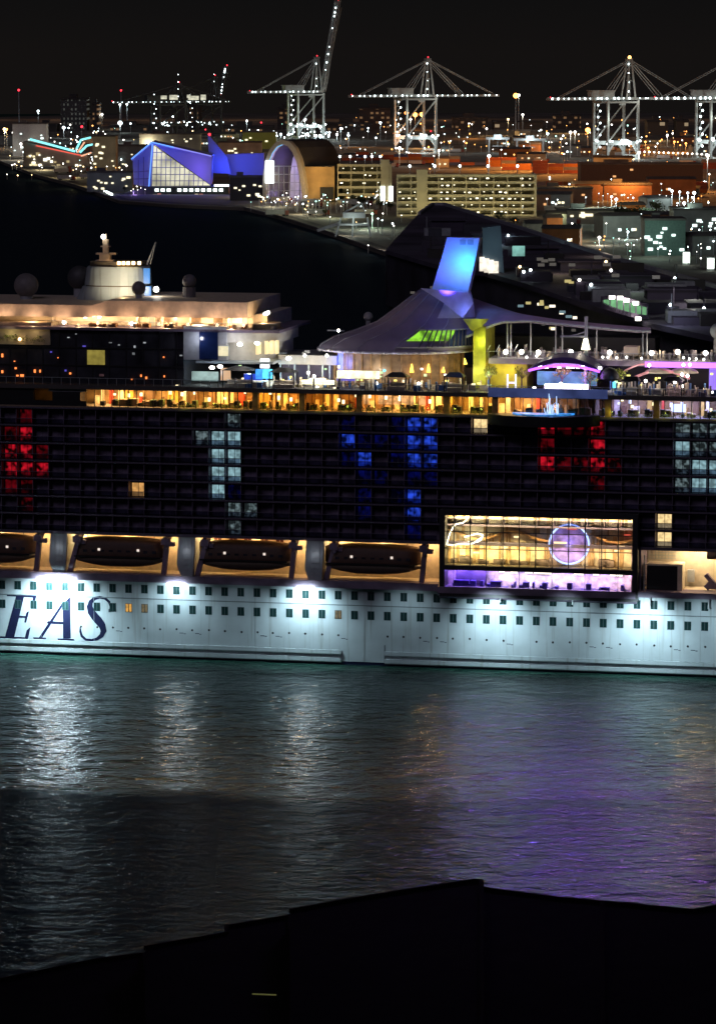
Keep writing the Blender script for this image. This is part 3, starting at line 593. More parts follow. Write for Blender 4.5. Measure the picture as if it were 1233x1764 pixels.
dm_ = [em('door_cream', (1, .72, .35), 1.3, noise=.3), em('door_amber', (1, .42, .13), .9, noise=.6, nscale=.8), em('door_pale', (1, .8, .5), 1.6, noise=.4)]
for px, wd, c_ in ((262, 16, 0), (297, 26, 1), (338, 24, 1), (376, 22, 1), (410, 20, 2)): mb = MB(); x = UU(px, ws + 4); mb.box(x - wd * .045, x + wd * .045, ws + 3.85, ws + 3.98, zs0 + .4, zs1 - .1); mb.build('suite_door', dm_[c_], ship)
mb = MB()
for i in range(40): x = UU(random.uniform(130, 470), 4); mb.box(x, x + random.uniform(.3, .9), 4, 5.5, zs0 + .35, zs0 + .35 + random.uniform(.3, .8), random.choice((0, 0, 1)))
mb.build('terrace_furniture', [mat('rattan', (.3, .15, .07), .7), M['cream']], ship)
for px, e in ((60, 150), (140, 150), (172, 150), (235, 120), (290, 260), (345, 260), (400, 320), (455, 110)): light('POINT', 'suite_lamp', W2(UU(px, 5), 4.8, zs1 - .7), e * 5, (1, .66, .34), .3)
for px in (-60, 10, 60, 110, 165, 220, 270, 320, 370, 415):
    light('SPOT', 'terrace_uplight', W2(UU(px, 1.4), 1.0, zs0 + 1.0), 420, (1, .6, .38), .3, W2(UU(px, 3), 3.2, (zs1 + zs2) / 2), 120, 1)
for px, py in ((147, 545), (171, 545), (110, 555), (227, 557), (462, 538)): u, z = uv(px, py, 4.2); mb = MB(); mb.ball((u, 4.2, z), .32, 8, 6); mb.build('wall_lamp', E['white'], ship)
# lit garden wall at the far left, below the terrace
mb = MB(); sb(mb, -160, 86, 563, 592, 2.7, 2.95); mb.build('garden_wall', mat('beige_panel', (.5, .4, .28), .6), ship)
mb = MB()
for px in range(-60, 84, 9): uu_, zz2 = uv(px + random.uniform(-3, 3), 587, 2.4); leafclump(mb, (uu_, 2.4, zz2 + random.uniform(0, .8)), random.uniform(.4, .8), 24)
tag(mb.build('garden_plants', mat('garden_leaf', (.16, .2, .04), .6, 0, .4, 1), ship), kind='stuff')
for px, c_, e in ((20, (1, .85, .35), 40), (60, (1, .75, .35), 30), (-30, (1, .85, .4), 40)): light('POINT', 'garden_light', W2(UU(px, 1.6), 1.5, uv(px, 574, 1.5)[1]), e, c_, .2)
mb = MB(); uu_, zz2 = uv(34, 584, 2.0); mb.ball((uu_, 2.0, zz2), .28, 8, 6); mb.build('wall_lamp', E['warm'], ship)
# rounded end of the suites
cuE = UU(440, 4); 
mb = MB(); pts = [(cuE + 4.0 * math.sin(t), 7 - 4.6 * math.cos(t)) for t in [math.pi * i / 16 for i in range(17)]]
mb.prism([(x, y, zs0 - .2) for x, y in pts], (0, 0, .6)); mb.prism([(cuE + (x - cuE) * .9, y, zs0 + .42) for x, y in pts], (0, 0, .9)); mb.build('terrace_end', mat('tan_panel', (.4, .3, .2), .6), ship)
# white block with blue window below
mb = MB(); a2, c2 = UU(318, 2.2), UU(392, 2.2); zz_ = uv(355, 562, 2.2)[1]; zq = uv(355, 620, 2.2)[1]
mb.box(a2, c2, 2.2, 18, zq, zz_); mb.build('white_block', M['grey'], ship)
mb = MB(); sb(mb, 343, 375, 572, 619, 2.05, 2.19); mb.build('blue_window', mat('blue_tinted_glass', (.01, .02, .08), .15), ship)
mb = MB(); sb(mb, 376, 393, 596, 613, 2.08, 2.19); mb.build('lit_panel', em('panel_cream', (.95, .85, .55), 1.0, noise=.2), ship)
mb = MB(); N = 16; pts = [(UU(392, 3) + (UU(480, 3) - UU(392, 3)) * math.sin(math.pi / 2 * i / N), 2.6 + 7.5 * (1 - math.cos(math.pi / 2 * i / N))) for i in range(N + 1)]
pts += [(pts[-1][0], 18), (UU(392, 3), 18)]; zh = uv(430, 590, 3)[1]
mb.prism([(x, y, zh) for x, y in pts], (0, 0, zs0 - .2 - zh)); mb.prism([(UU(392, 3) + (x - UU(392, 3)) * .9, y + 1.5 if y < 17 else y, zq - .4) for x, y in pts], (0, 0, zh - zq + .39)); mb.build('curved_wall', mat('pale_wall', (.5, .48, .44), .6), ship)
for px in (446, 460, 468, 476):
    mb = MB(); u, z = uv(px, 597, 5.2); mb.box(u - .22, u + .22, 5.0 + (px - 446) * .04 - 1.2, 6.2, z - 1.2, z + 1.0); mb.build('lit_window', em('win_gold', (1, .8, .4), 1.1), ship)
mb = MB(); a2, c2 = UU(338, 1.5), UU(470, 1.5); mb.box(a2, c2, 1.8, 14, zq - .5, zq - .1); mb.build('white_block', M['white'], ship)
for px, py in ((413, 593), (443, 591), (365, 633), (379, 631), (497, 617), (458, 540)): u, z = uv(px, py, 2.0); mb = MB(); mb.ball((u, 2.0, z), .3, 8, 6, (1.6, 1, 1)); mb.build('deck_lamp', E['white'], ship)
for px, py, e, c_ in ((413, 605, 100, WHITE), (450, 600, 160, WHITE), (370, 645, 60, (.6, .8, 1)), (400, 585, 90, (.9, .9, 1)), (340, 585, 90, (.8, .85, 1))): light('POINT', 'deck_light', W2(UU(px, 0), .6, uv(px, py, .6)[1]), e * 1.8, c_, .3)
# forward funnel casing with mast
wf = 20.0
def ring(cu_, cw_, hu_, hw_, z, n=28, p=2.6):
    o = []
    for i in range(n):
        t = 2 * math.pi * i / n; c_, s_ = math.cos(t), math.sin(t)
        o.append((cu_ + hu_ * math.copysign(abs(c_) ** (2 / p), c_), cw_ + hw_ * math.copysign(abs(s_) ** (2 / p), s_), z))
    return o
def loftr(mb, rings, m=0, cap=True):
    n_ = len(rings[0]); k = len(mb.v)
    vs = [v for r_ in rings for v in r_]; fs = [[j * n_ + i, j * n_ + (i + 1) % n_, (j + 1) * n_ + (i + 1) % n_, (j + 1) * n_ + i] for j in range(len(rings) - 1) for i in range(n_)]
    if cap: fs += [list(range(n_ - 1, -1, -1)), [(len(rings) - 1) * n_ + i for i in range(n_)]]
    mb.add(vs, fs, m)
def frg(p0, p1, py, w_=wf, hw_=5): c_ = (UU(p0, w_, py) + UU(p1, w_, py)) / 2; return ring(c_, w_, (UU(p1, w_, py) - UU(p0, w_, py)) / 2, hw_, uv(205, py, w_)[1])
mb = MB(); loftr(mb, [frg(128, 262, 530), frg(136, 262, 512), frg(146, 260, 492), frg(148, 260, 491)]); loftr(mb, [frg(149, 259, 489), frg(153, 256, 460), frg(156, 254, 457)]); mb.build('forward_funnel', M['white'], ship, False)
mb = MB(); loftr(mb, [frg(151, 257, 491.2, hw_=4.8), frg(151, 257, 488.8, hw_=4.8)]); loftr(mb, [frg(158, 250, 457, hw_=4.5), frg(158, 250, 449, hw_=4.5)]); mb.build('funnel_band', mat('band_brown', (.12, .09, .06), .6), ship)
mb = MB()
for px in (205, 213, 221, 230, 240): u, z = uv(px, 453, wf - 4.6); mb.box(u - .25, u + .25, wf - 4.8, wf - 4.5, z - .25, z + .3)
mb.build('funnel_lamps', E['warm'], ship)
mb = MB(); um_, zm = uv(183, 455, wf); pz = lambda py: uv(183, py, wf)[1]
mb.box(um_ - 1.6, um_ + 1.4, wf - 1, wf + 1, pz(457), pz(447)); mb.box(um_ - 1.0, um_ + .8, wf - .8, wf + .8, pz(447), pz(436)); mb.box(um_ - 1.7, um_ + 1.9, wf - .6, wf + .6, pz(438), pz(435)); mb.box(um_ - .5, um_ + .4, wf - .4, wf + .4, pz(436), pz(412)); mb.box(um_ - .9, um_ + .8, wf - .3, wf + .3, pz(425), pz(423)); mb.tube((um_, wf, pz(412)), (um_, wf, pz(402)), .1)
mb.build('mast', M['cream'], ship)
mb = MB(); mb.ball((um_ - .3, wf - .6, pz(407)), .42, 8, 6); mb.build('mast_lamp', E['white'], ship)
mb = MB(); u0, z0 = uv(253, 455, wf); u1, z1_ = uv(268, 416, wf); mb.tube((u0, wf, z0), (u1, wf, z1_), .18, r2=.08); mb.tube((u0 + .6, wf, z0), (u1 + .05, wf, z1_), .08); mb.build('antenna', M['gal'], ship)
mb = MB(); 
for (p0, p1, yt, yb) in ((247, 257, 462, 488), (249, 259, 493, 516)): sb(mb, p0, p1, yt, yb, wf - 5.4 + 1.5, wf - 3.4)
mb.build('funnel_light_strip', em('funnel_cyan', (.12, .42, 1), .95, noise=.25, nscale=.3), ship)
u, z = uv(269, 498, wf - 5); mb = MB(); mb.ball((u, wf - 5, z), .5, 10, 6); mb.build('deck_lamp', E['white'], ship)
light('POINT', 'deck_light', W2(u + .4, wf - 5.5, z), 220, WHITE, .4)
light('SPOT', 'funnel_floodlight', W2(UU(215, 8), 8, uv(200, 512, 8)[1]), 6500, (1, .8, .52), .5, W2(UU(215, wf), wf, uv(200, 478, wf)[1]), 75, .8)
light('POINT', 'mast_light', W2(um_ + 1.5, wf - 3, pz(450)), 260, (1, .6, .25), .3)
def radome(px, py, r, w_, m=M['white'], ped=3):
    u, z = uv(px, py, w_); rr = r * .1; mb = MB(); mb.ball((u, w_, z), rr, 18, 12); o = mb.build('radome', m, ship, True)
    mb = MB(); mb.tube((u, w_, z - rr * .6), (u, w_, z - rr - ped), rr * .5, 10); mb.build('radome_pedestal', M['grey'], o)
gdm = mat('radome_grey', (.22, .2, .2), .5)
radome(45, 491, 21, 16, gdm); radome(137, 478, 21, 24, mat('radome_dark', (.07, .07, .075), .5)); radome(239, 496, 12, 10, gdm); radome(326, 484, 12, 14, gdm); radome(634, 545, 8, 24, M['grey'], 1.5); radome(1236, 570, 13, 14, M['white'])
mb = MB(); u, z = uv(326, 500, 14); mb.tube((u, 14, z - 3), (u, 14, z + .6), 1.1, 12); mb.build('radome_pedestal', gdm, ship)

# ---- pool area in the middle left
zd = Z_DECK
mb = MB(); mb.box(UU(480, 8), UU(580, 8), 8, 20, uv(530, 628, 8)[1], uv(530, 612, 8)[1]); mb.build('upper_deck_slab', mat('pale_slab', (.5, .47, .42), .6), ship)
mb = MB(); mb.box(UU(470, 9), UU(900, 9), 16, 22, zd, uv(530, 628, 16)[1]); mb.build('pool_bulkhead', M['dark'], ship)
for px in (484, 508, 532, 556, 568): mb = MB(); x = UU(px, 8.2); mb.box(x - .12, x + .12, 8.1, 8.4, zd, uv(530, 628, 8)[1]); mb.build('deck_post', M['white'], ship)
mb = MB(); mb.box(UU(480, 9), UU(560, 9), 9, 9.08, uv(530, 612, 9)[1], uv(530, 603, 9)[1]); mb.build('deck_railing', M['glass'], ship)
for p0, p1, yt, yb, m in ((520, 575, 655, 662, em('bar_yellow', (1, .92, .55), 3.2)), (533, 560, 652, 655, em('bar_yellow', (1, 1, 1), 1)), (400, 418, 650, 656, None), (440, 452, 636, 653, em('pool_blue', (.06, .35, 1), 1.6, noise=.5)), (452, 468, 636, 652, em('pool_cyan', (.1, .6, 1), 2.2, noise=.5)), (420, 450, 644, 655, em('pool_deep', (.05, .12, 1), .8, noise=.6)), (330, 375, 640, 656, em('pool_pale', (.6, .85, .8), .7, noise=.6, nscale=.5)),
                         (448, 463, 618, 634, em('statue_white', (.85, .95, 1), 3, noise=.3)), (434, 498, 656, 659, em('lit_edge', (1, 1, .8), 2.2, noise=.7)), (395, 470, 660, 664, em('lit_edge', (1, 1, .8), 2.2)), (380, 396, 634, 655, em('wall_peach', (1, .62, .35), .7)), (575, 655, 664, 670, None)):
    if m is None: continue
    mb = MB(); sb(mb, p0, p1, yt, yb, 2.5, 3.0); mb.build('pool_glow', m, ship)  # bars, pool, statue and walls; their light is put into the colour
def pavilion(p0, p1, ytop, ybase, w_=1.6):
    pm_ = (p0 + p1) / 2; u0, u1 = UU(p0, w_), UU(p1, w_); uc = (u0 + u1) / 2; z = uv(pm_, ytop, w_)[1]; zb_ = Z_DECK; hw_ = 1.4
    mb = MB(); base = [(u0, w_ - hw_, z - .7), (u1, w_ - hw_, z - .7), (u1, w_ + hw_, z - .7), (u0, w_ + hw_, z - .7)]; tp = [(uc - .9, w_ - .2, z), (uc + .9, w_ - .2, z), (uc + .9, w_ + .2, z), (uc - .9, w_ + .2, z)]
    mb.add(base + tp, [(0, 1, 5, 4), (1, 2, 6, 5), (2, 3, 7, 6), (3, 0, 4, 7), (4, 5, 6, 7), (3, 2, 1, 0)])
    t = mb.build('pavilion', M['black'], ship)
    for x in (u0 + .2, u1 - .2):
        for y in (w_ - hw_ + .1, w_ + hw_ - .1): m2 = MB(); m2.box(x - .07, x + .07, y - .07, y + .07, zb_, z - .65); m2.build('post', M['black'], t)
    m2 = MB(); m2.box(u0 + .5, u1 - .5, w_ - .6, w_ + .8, zb_, zb_ + .6); m2.box(u0 + .5, u1 - .5, w_ + .5, w_ + .8, zb_ + .6, zb_ + 1.2); m2.build('daybed', M['cream'], t)
pavilion(386, 440, 630, 660); pavilion(466, 512, 633, 662); pavilion(663, 704, 641, 672); pavilion(765, 800, 641, 672); pavilion(1072, 1100, 648, 680); pavilion(1140, 1175, 648, 682)
for px, py, e, c_ in ((455, 648, 200, (.2, .6, 1)), (430, 640, 100, (.6, .8, 1)), (350, 645, 120, (.7, .9, .9)), (540, 645, 220, (1, .9, .6)), (500, 640, 120, WHITE), (580, 625, 80, BLUE)): light('POINT', 'pool_light', W2(UU(px, 4), 4, uv(px, py, 4)[1]), e * 2.5, c_, .3)
def lamps(lst, w_, m, r=.22):
    for px, py in lst:
        u, z = uv(px, py, w_); mb = MB(); mb.ball((u, w_, z), r, 8, 6); mb.tube((u, w_ + .1, z - r), (u, w_ + .1, z - 1.3), .04, m=1); mb.build('deck_lamp', [m, M['gal']], ship)
lamps([(436, 663), (452, 664), (485, 664), (490, 663), (583, 569), (497, 618), (531, 642), (541, 648), (563, 612), (525, 612), (546, 667)], 3.5, E['white'], .26)
u, z = uv(583, 569, 12); mb = MB(); mb.box(u - 1.9, u + 1.0, 11.8, 12.1, z - .12, z + .08); mb.build('lamp_arm', M['grey'], ship)

# ---- solarium: swooping roof over a round drum
wS = 13.0
P0 = [(551, 814, 600, 9.5), (554, 817, 592, 9.2), (575, 819, 580, 8.6), (612, 820, 568, 7.6), (650, 820, 553, 6.4), (672, 818, 537, 5.2), (697, 815, 518, 4.2), (722, 810, 499, 3.2)]
def sring(q, off=0.):
    i = min(int(q), len(P0) - 2); f = q - i; A, B = P0[i], P0[i + 1]; x0_, x1_, y_, hw_ = [A[j] + (B[j] - A[j]) * f for j in range(4)]
    u0, u1 = UU(x0_, wS, y_), UU(x1_, wS, y_); return (u0 + u1) / 2, (u1 - u0) / 2 + off, hw_ + off, uv((x0_ + x1_) / 2, y_, wS)[1]
def spt(q, t, off=0., p=2.2):
    c_, hu_, hw_, z = sring(q, off); a_, b_ = math.cos(t), math.sin(t)
    return Vector((c_ + hu_ * math.copysign(abs(a_) ** (2 / p), a_), wS + hw_ * math.copysign(abs(b_) ** (2 / p), b_), z))
mb = MB(); N = 48; rings = []
for j in range(29): rings.append([spt(j / 4, 2 * math.pi * i / N) for i in range(N)])
loftr(mb, rings); mb.build('solarium_roof', mat('roof_lilac', (.25, .21, .28), .5, 0, .12, .5), ship, True)
mb = MB(); 
for i in range(N): mb.tube(spt(0, 2 * math.pi * i / N, .1), spt(0, 2 * math.pi * (i + 1) / N, .1), .22, 6)
mb.build('solarium_eave', mat('eave_white', (.6, .56, .62), .5), ship, True)
# ribs over the roof
mb = MB()
for t in (R(200), R(225), R(250), R(275), R(300)):
    for j in range(27): mb.bar(spt(j / 4, t, .05), spt((j + 1) / 4, t, .05), .1)
mb.build('roof_ribs', M['grey'], ship)
# green lit window with slanting louvres on the flank
def patch(q0, q1, t0, t1, off, nq=3, ntt=12):
    vs = []; fs = []
    for i in range(ntt + 1):
        for j in range(nq + 1): vs.append(spt(q0 + (q1 - q0) * j / nq + (0), t0 + (t1 - t0) * i / ntt, off))
    for i in range(ntt):
        for j in range(nq): k = i * (nq + 1) + j; fs.append([k, k + nq + 1, k + nq + 2, k + 1])
    return vs, fs
mb = MB(); mb.add(*patch(2.0, 3.3, R(278), R(315), .12)); mb.build('solarium_window', em('solarium_green', (.35, .85, .05), 1.0, noise=.75, nscale=.7, lo=.4, hi=.6), ship)
mb = MB(); mb.add(*patch(1.2, 3.3, R(315), R(352), .12)); mb.build('solarium_window', mat('blue_dim_glass', (.03, .05, .16), .15), ship)
mb = MB()
for k in range(13):
    t = R(288 + k * 5); mb.bar(spt(1.1, t + R(3), .25), spt(3.4, t - R(4), .25), .22)
mb.build('louvres', mat('louvre_dark', (.1, .1, .12), .4), ship)
mb = MB()
for i in range(16): t = R(275 + i * 5); mb.bar(spt(3.4, t, .25), spt(3.4, t + R(5), .25), .22); mb.bar(spt(1.1, t, .25), spt(1.1, t + R(5), .25), .22)
mb.build('window_surround', M['grey'], ship)
# drum
uc_, hu_, hw_, ze = sring(0); 
mb = MB(); n_ = 40; loftr(mb, [[(uc_ + .6 + (hu_ - 2.0) * math.cos(2 * math.pi * i / n_), wS + 7.2 * math.sin(2 * math.pi * i / n_), z) for i in range(n_)] for z in (zd, ze - .05)])
mb.build('solarium_drum', mat('drum_wood', (.3, .17, .08), .5, 0, .5, .8), ship)
mb = MB()
for i in range(20, 40): t = 2 * math.pi * i / n_; x, y = uc_ + .6 + (hu_ - 1.9) * math.cos(t), wS + 7.3 * math.sin(t); mb.box(x - .08, x + .08, y - .08, y + .08, zd, ze)
mb.build('drum_fins', M['wood'], ship)
def drum_lamp(px, py, hpx, m, wpx=9):
    u = UU(px, 6.5); s_ = max(-1, min(1, (u - uc_ - .6) / (hu_ - 2.0))); y = wS - 7.35 * math.sqrt(max(0, 1 - s_ * s_)) ; u, z = uv(px, py, y)
    mb = MB(); mb.tube((u, y, z + hpx * .05), (u, y, z - hpx * .05), .12, 8, wpx * .04); mb.build('wall_lamp', m, ship)
    light('POINT', 'drum_light', W2(u, y - .5, z - .4), 36, (1, .62, .15), .2)
for px in (709, 738, 763, 782, 794): drum_lamp(px, 634, 14, em('cone_lamp', (1, .72, .1), 2.6))
drum_lamp(800, 622, 10, _m['cone_lamp'], 12)
light('SPOT', 'blue_wash', W2(UU(590, 3), 3.2, zd + 2.6), 700, (.06, .12, 1), .3, W2(UU(598, 9), 10, zd + 3.6), 60, .5)
mb = MB(); sb(mb, 582, 608, 607, 637, 8.6, 9.2); mb.build('blue_panel', mat('blue_wash_panel', (.5, .5, .6), .5), ship)
light('AREA', 'blue_wash', W2(UU(592, 6), 7.0, uv(592, 625, 7)[1]), 190, (.04, .1, 1), 2, W2(UU(594, 9), 9, uv(592, 622, 9)[1]))
for p0, p1, yt, yb, m in ((580, 652, 639, 652, em('bar_front', (1, .95, .62), 1.9, noise=.55, nscale=.8)), (580, 610, 652, 656, em('bar_violet', (.25, .2, .9), .6))): mb = MB(); sb(mb, p0, p1, yt, yb, 3.4, 4.2); mb.build('bar_counter', m, ship)
lamps([(648, 660), (721, 661), (722, 672)], 2.4, E['white'], .3); lamps([(662, 638)], 3, E['cyan'], .25)
# lime wall column right of the drum
lime = mat('lime_panel', (.42, .42, .05), .5, 0, .35, .6)
mb = MB(); sb(mb, 815, 836, 562, 668, 7, 16, 0); mb.box(UU(836, 9), UU(905, 9), 9.5, 16, zd, uv(870, 622, 9)[1], 0); mb.build('lime_wall', lime, ship)
light('POINT', 'lime_light', W2(UU(822, 5.5), 5, uv(822, 640, 5)[1]), 300, (.9, .85, .15), .3); light('POINT', 'lime_light', W2(UU(828, 6), 5.6, uv(822, 590, 6)[1]), 240, (.8, .9, .15), .3); light('POINT', 'lime_light', W2(UU(868, 7), 7, uv(868, 640, 7)[1]), 420, (1, .7, .12), .3)
# shoulder where fin meets the roofs
mb = MB(); mb.add(*patch(4.6, 7, R(285), R(355), .1)); mb.build('shoulder', mat('shoulder_white', (.6, .6, .66), .5), ship)
# blue fin
mb = MB(); wq = wS - .5
F = [(745, 500), (752, 478), (765, 435), (772, 408), (828, 409), (822, 440), (812, 485), (807, 506)]
fp = [Vector((uv(x, y, wq)[0], wq, uv(x, y, wq)[1])) for x, y in F]
mb.prism([p + Vector((0, -1.2, 0)) for p in fp], (0, 2.6, 0)); mb.build('fin', mat('fin_white', (.7, .7, .74), .45, 0, .05), ship)
mb = MB(); u0_, zz1_ = uv(795, 413, wq); 
for px in (797, 810): u, z = uv(px, 416, wq - 1.3); mb.box(u - .5, u + .5, wq - 1.26, wq - 1.2, z - .5, z + .35)
mb.build('fin_louvres', M['grey'], ship)
fz = uv(790, 450, wq)[1]; fu = UU(790, wq, 450)
light('AREA', 'fin_light', W2(fu + 1.2, wq - 4.6, fz - .6), 480, (.02, .26, 1), 2.0, W2(fu + 1.0, wq, fz - .3))
light('POINT', 'fin_light', W2(fu + 1.8, wq - 2.6, fz + .2), 75, (.05, 1, 1), .8)
light('SPOT', 'fin_light', W2(UU(770, wq - 6), wq - 9, uv(775, 500, wq)[1]), 4200, (.07, .03, 1), .4, W2(fu, wq, fz), 75, .6)
light('SPOT', 'roof_wash', W2(UU(800, wS - 6), wS - 7, uv(790, 470, wS)[1]), 330, (.14, .1, 1), .5, W2(UU(770, wS), wS - 3, uv(770, 515, wS)[1]), 110, .8)
light('SPOT', 'roof_wash', W2(UU(860, wS - 10), wS - 9, uv(860, 470, wS)[1]), 500, (.2, .12, 1), .5, W2(UU(850, wS), wS, uv(840, 540, wS)[1]), 110, .8)
light('SPOT', 'roof_wash', W2(UU(640, 0), -8, uv(640, 540, wS)[1] + 6), 380, (.7, .5, 1), 1, W2(UU(650, wS), wS, uv(640, 580, wS)[1]), 110, .9)
mb = MB(); wk = 5.6; mb.prism([Vector((uv(x, y, wk)[0], wk, uv(x, y, wk)[1])) for x, y in ((724, 496), (808, 504), (815, 522), (797, 547), (788, 541), (762, 520))], (0, .3, 0)); mb.build('fin_strap', mat('strap_white', (.65, .65, .7), .5), ship)
mb = MB(); mb.prism([Vector((uv(x, y, wk)[0], wk, uv(x, y, wk)[1])) for x, y in ((797, 549), (842, 549), (830, 562), (812, 570))], (0, .3, 0)); mb.build('lime_gusset', mat('lime_panel', (.42, .42, .05), .5), ship)
light('POINT', 'lime_light', W2(UU(818, 4), 4.3, uv(818, 556, 4)[1]), 60, (.8, .9, .1), .2)
light('POINT', 'strap_light', W2(UU(775, 4), 3.6, uv(775, 500, 4)[1] + .8), 170, (.05, .04, 1), .3); light('POINT', 'strap_light', W2(UU(797, 4), 4.2, uv(797, 538, 4)[1]), 120, (.1, .16, 1), .2)
# ---- long canopy wing to the right
mb = MB(); N = 30; top = []
TE = [(800, 504), (812, 512), (840, 522), (870, 532), (905, 543), (960, 553), (1030, 560), (1100, 566), (1121, 569)]; LE = [(800, 580), (826, 570), (840, 562), (862, 554), (905, 552), (960, 557), (1030, 564), (1100, 569.5), (1121, 570)]
def itp(P, x):
    for (x0_, y0_), (x1_, y1_) in zip(P, P[1:]):
        if x <= x1_: return y0_ + (y1_ - y0_) * max(0, (x - x0_)) / (x1_ - x0_)
    return P[-1][1]
nr, fa = [], []
for i in range(N + 1):
    x = 803 + (1121 - 803) * i / N; s_ = i / N; w0_ = 7.5 + 2 * s_; w1_ = w0_ + 15 * (1 - s_) + .6
    nr.append(Vector((UU(x, w0_, 560), w0_, uv(x, itp(LE, x), w0_)[1]))); fa.append(Vector((UU(x, w1_, 550), w1_, uv(x, itp(TE, x), w1_)[1])))
vs = []; K = 6
for off in (0, -.35):
    for a_, b_ in zip(nr, fa):
        for k in range(K + 1): p = a_.lerp(b_, k / K); p.z += off + .5 * math.sin(math.pi * k / K); vs.append(p)
fs = []; nn = (N + 1) * (K + 1)
for i in range(N):
    for k in range(K): q = i * (K + 1) + k; fs.append([q, q + K + 1, q + K + 2, q + 1]); fs.append([q + nn + 1, q + nn + K + 2, q + nn + K + 1, q + nn])
    q = i * (K + 1); fs.append([q, q + nn, q + nn + K + 1, q + K + 1]); q += K; fs.append([q, q + K + 1, q + nn + K + 1, q + nn])
mb.add(vs, fs); mb.build('canopy_wing', mat('canopy_lilac', (.42, .36, .4), .5, 0, .15, .6), ship)
mb = MB()
for a_, b_ in zip(nr, nr[1:]): mb.tube(a_, b_, .2)
mb.build('canopy_edge', M['white'], ship)
light('SPOT', 'roof_wash', W2(UU(980, 0), -6, uv(980, 500, 10)[1] + 5), 2800, (.8, .5, .9), 1, W2(UU(980, 12), 12, uv(980, 560, 12)[1]), 100, .9)
for px in (872, 878, 912, 955, 966, 1025, 1104, 1111):
    mb = MB(); wq2 = 9.0; u = UU(px, wq2); mb.tube((u, wq2, uv(px, 612, wq2)[1]), (u, wq2, uv(px, itp(LE, px) + 2, wq2)[1]), .14); mb.build('canopy_post', M['steel'], ship)
mb = MB(); mb.box(UU(836, 24), UU(1125, 24), 24, 30, zd, uv(960, 600, 24)[1] + 2); mb.build('aft_screen', M['black'], ship)
# white mast with glowing cone under the canopy
u, z = uv(1009, 600, 7.5); mb = MB(); mb.tube((u, 7.5, zd), (u, 7.5, uv(1009, 545, 7.5)[1]), .3, 8); mb.tube((u - 4.3, 7.5, uv(1009, 580, 7.5)[1]), (u, 7.5, uv(1009, 579, 7.5)[1]), .15); mb.tube((u - 2.5, 7.5, uv(1009, 579, 7.5)[1]), (u, 7.5, uv(1009, 571, 7.5)[1]), .1); mb.build('crane_mast', M['white'], ship)
mb = MB(); mb.tube((u, 7.2, uv(1007, 602, 7.2)[1]), (u, 7.2, uv(1007, 583, 7.2)[1]), .75, 10, .35); mb.build('mast_lamp', em('cone_glow', (1, .93, .7), 2.5), ship)
# upper deck slab on the right with railing and many lamps
a2, c2 = UU(840, 6.5), U1; zt3 = uv(1030, 620, 6.5)[1]
mb = MB(); mb.box(a2, c2, 6.5, 23, zt3 - .9, zt3); mb.build('upper_deck_slab', mat('mauve_slab', (.45, .4, .42), .6), ship)
mb = MB(); mb.box(a2, c2, 6.55, 6.6, zt3, zt3 + 1.1, 0); mb.box(a2, c2, 6.5, 6.62, zt3 + 1.1, zt3 + 1.18, 1)
x = a2
while x < c2: mb.box(x, x + .07, 6.5, 6.6, zt3, zt3 + 1.1, 1); x += 1.5
mb.build('deck_railing', [M['glass'], M['gal']], ship)
mb = MB()
for i in range(150): x = random.uniform(a2, UU(1240, 8)); y = random.uniform(7.5, 16); hh = random.uniform(.4, 1.6); mb.box(x, x + random.uniform(.15, .6), y, y + .5, zt3, zt3 + hh, random.choice((0, 1, 1)))
tag(mb.build('sun_loungers', [M['cream'], mat('lounger_grey', (.25, .22, .24), .7)], ship), kind='stuff')
lamps([(871, 606), (898, 606), (927, 607), (983, 606), (1050, 607), (1122, 608), (1167, 606), (1215, 608)], 8, E['white'], .42)
lamps([(907, 615), (924, 613), (1038, 615), (1047, 615), (1062, 616), (1079, 615), (1105, 617), (1177, 616), (1187, 618), (1199, 618), (1212, 619)], 7, E['white'], .2)
for px in (880, 940, 1000, 1060, 1130, 1200): light('POINT', 'deck_light', W2(UU(px, 9), 9, zt3 + 2), 170, (1, .85, .65), .3)
for i in range(5):
    mb = MB(); mb.tube((UU(836 + i * 14, 6.4), 7 + i, zt3 + 1), (UU(842 + i * 14, 6.4), 7 + i, zt3 + 2.1), .07); mb.build('deck_post', M['gal'], ship)
mb = MB(); sb(mb, 1074, 1098, 597, 612, 9, 12); mb.build('deck_kiosk', M['cream'], ship)
# magenta lit edge of the deck at the far right
mb = MB(); mb.box(UU(1108, 6.3), U1, 6.2, 6.45, zt3 - 1.0, zt3 - .1); mb.build('neon_edge', em('magenta_edge', (.6, .2, 1), 2.4, True, noise=.35, nscale=.08), ship)
mb = MB(); mb.box(UU(1218, 5), UU(1250, 5), 5, 6, zd, zt3 - 1.05); mb.build('violet_wall', em('violet_wall_glow', (.35, .2, 1), 1.0, True), ship)
mb = MB(); mb.box(UU(1060, 10), UU(1215, 10), 14, 15, zd, zt3 - 1); mb.build('aft_screen', M['black'], ship)
mb = MB(); tube_path(mb, [Vector(lp(1075 + 36 * t, 639 - 12 * math.sin(math.pi / 2 * t), 5)) for t in (0, .2, .4, .6, .8, 1)], .15); mb.build('shade_frame', em('shade_pink', (1, .38, .4), .9, noise=.5), ship); mb = MB(); tube_path(mb, [Vector(lp(1088 + 100 * t, 652 - 14 * math.sin(math.pi * t), 5)) for t in [i / 10 for i in range(11)]], .22); mb.build('shade_frame', em('shade_pink', (1, .38, .4), .9, noise=.5), ship)
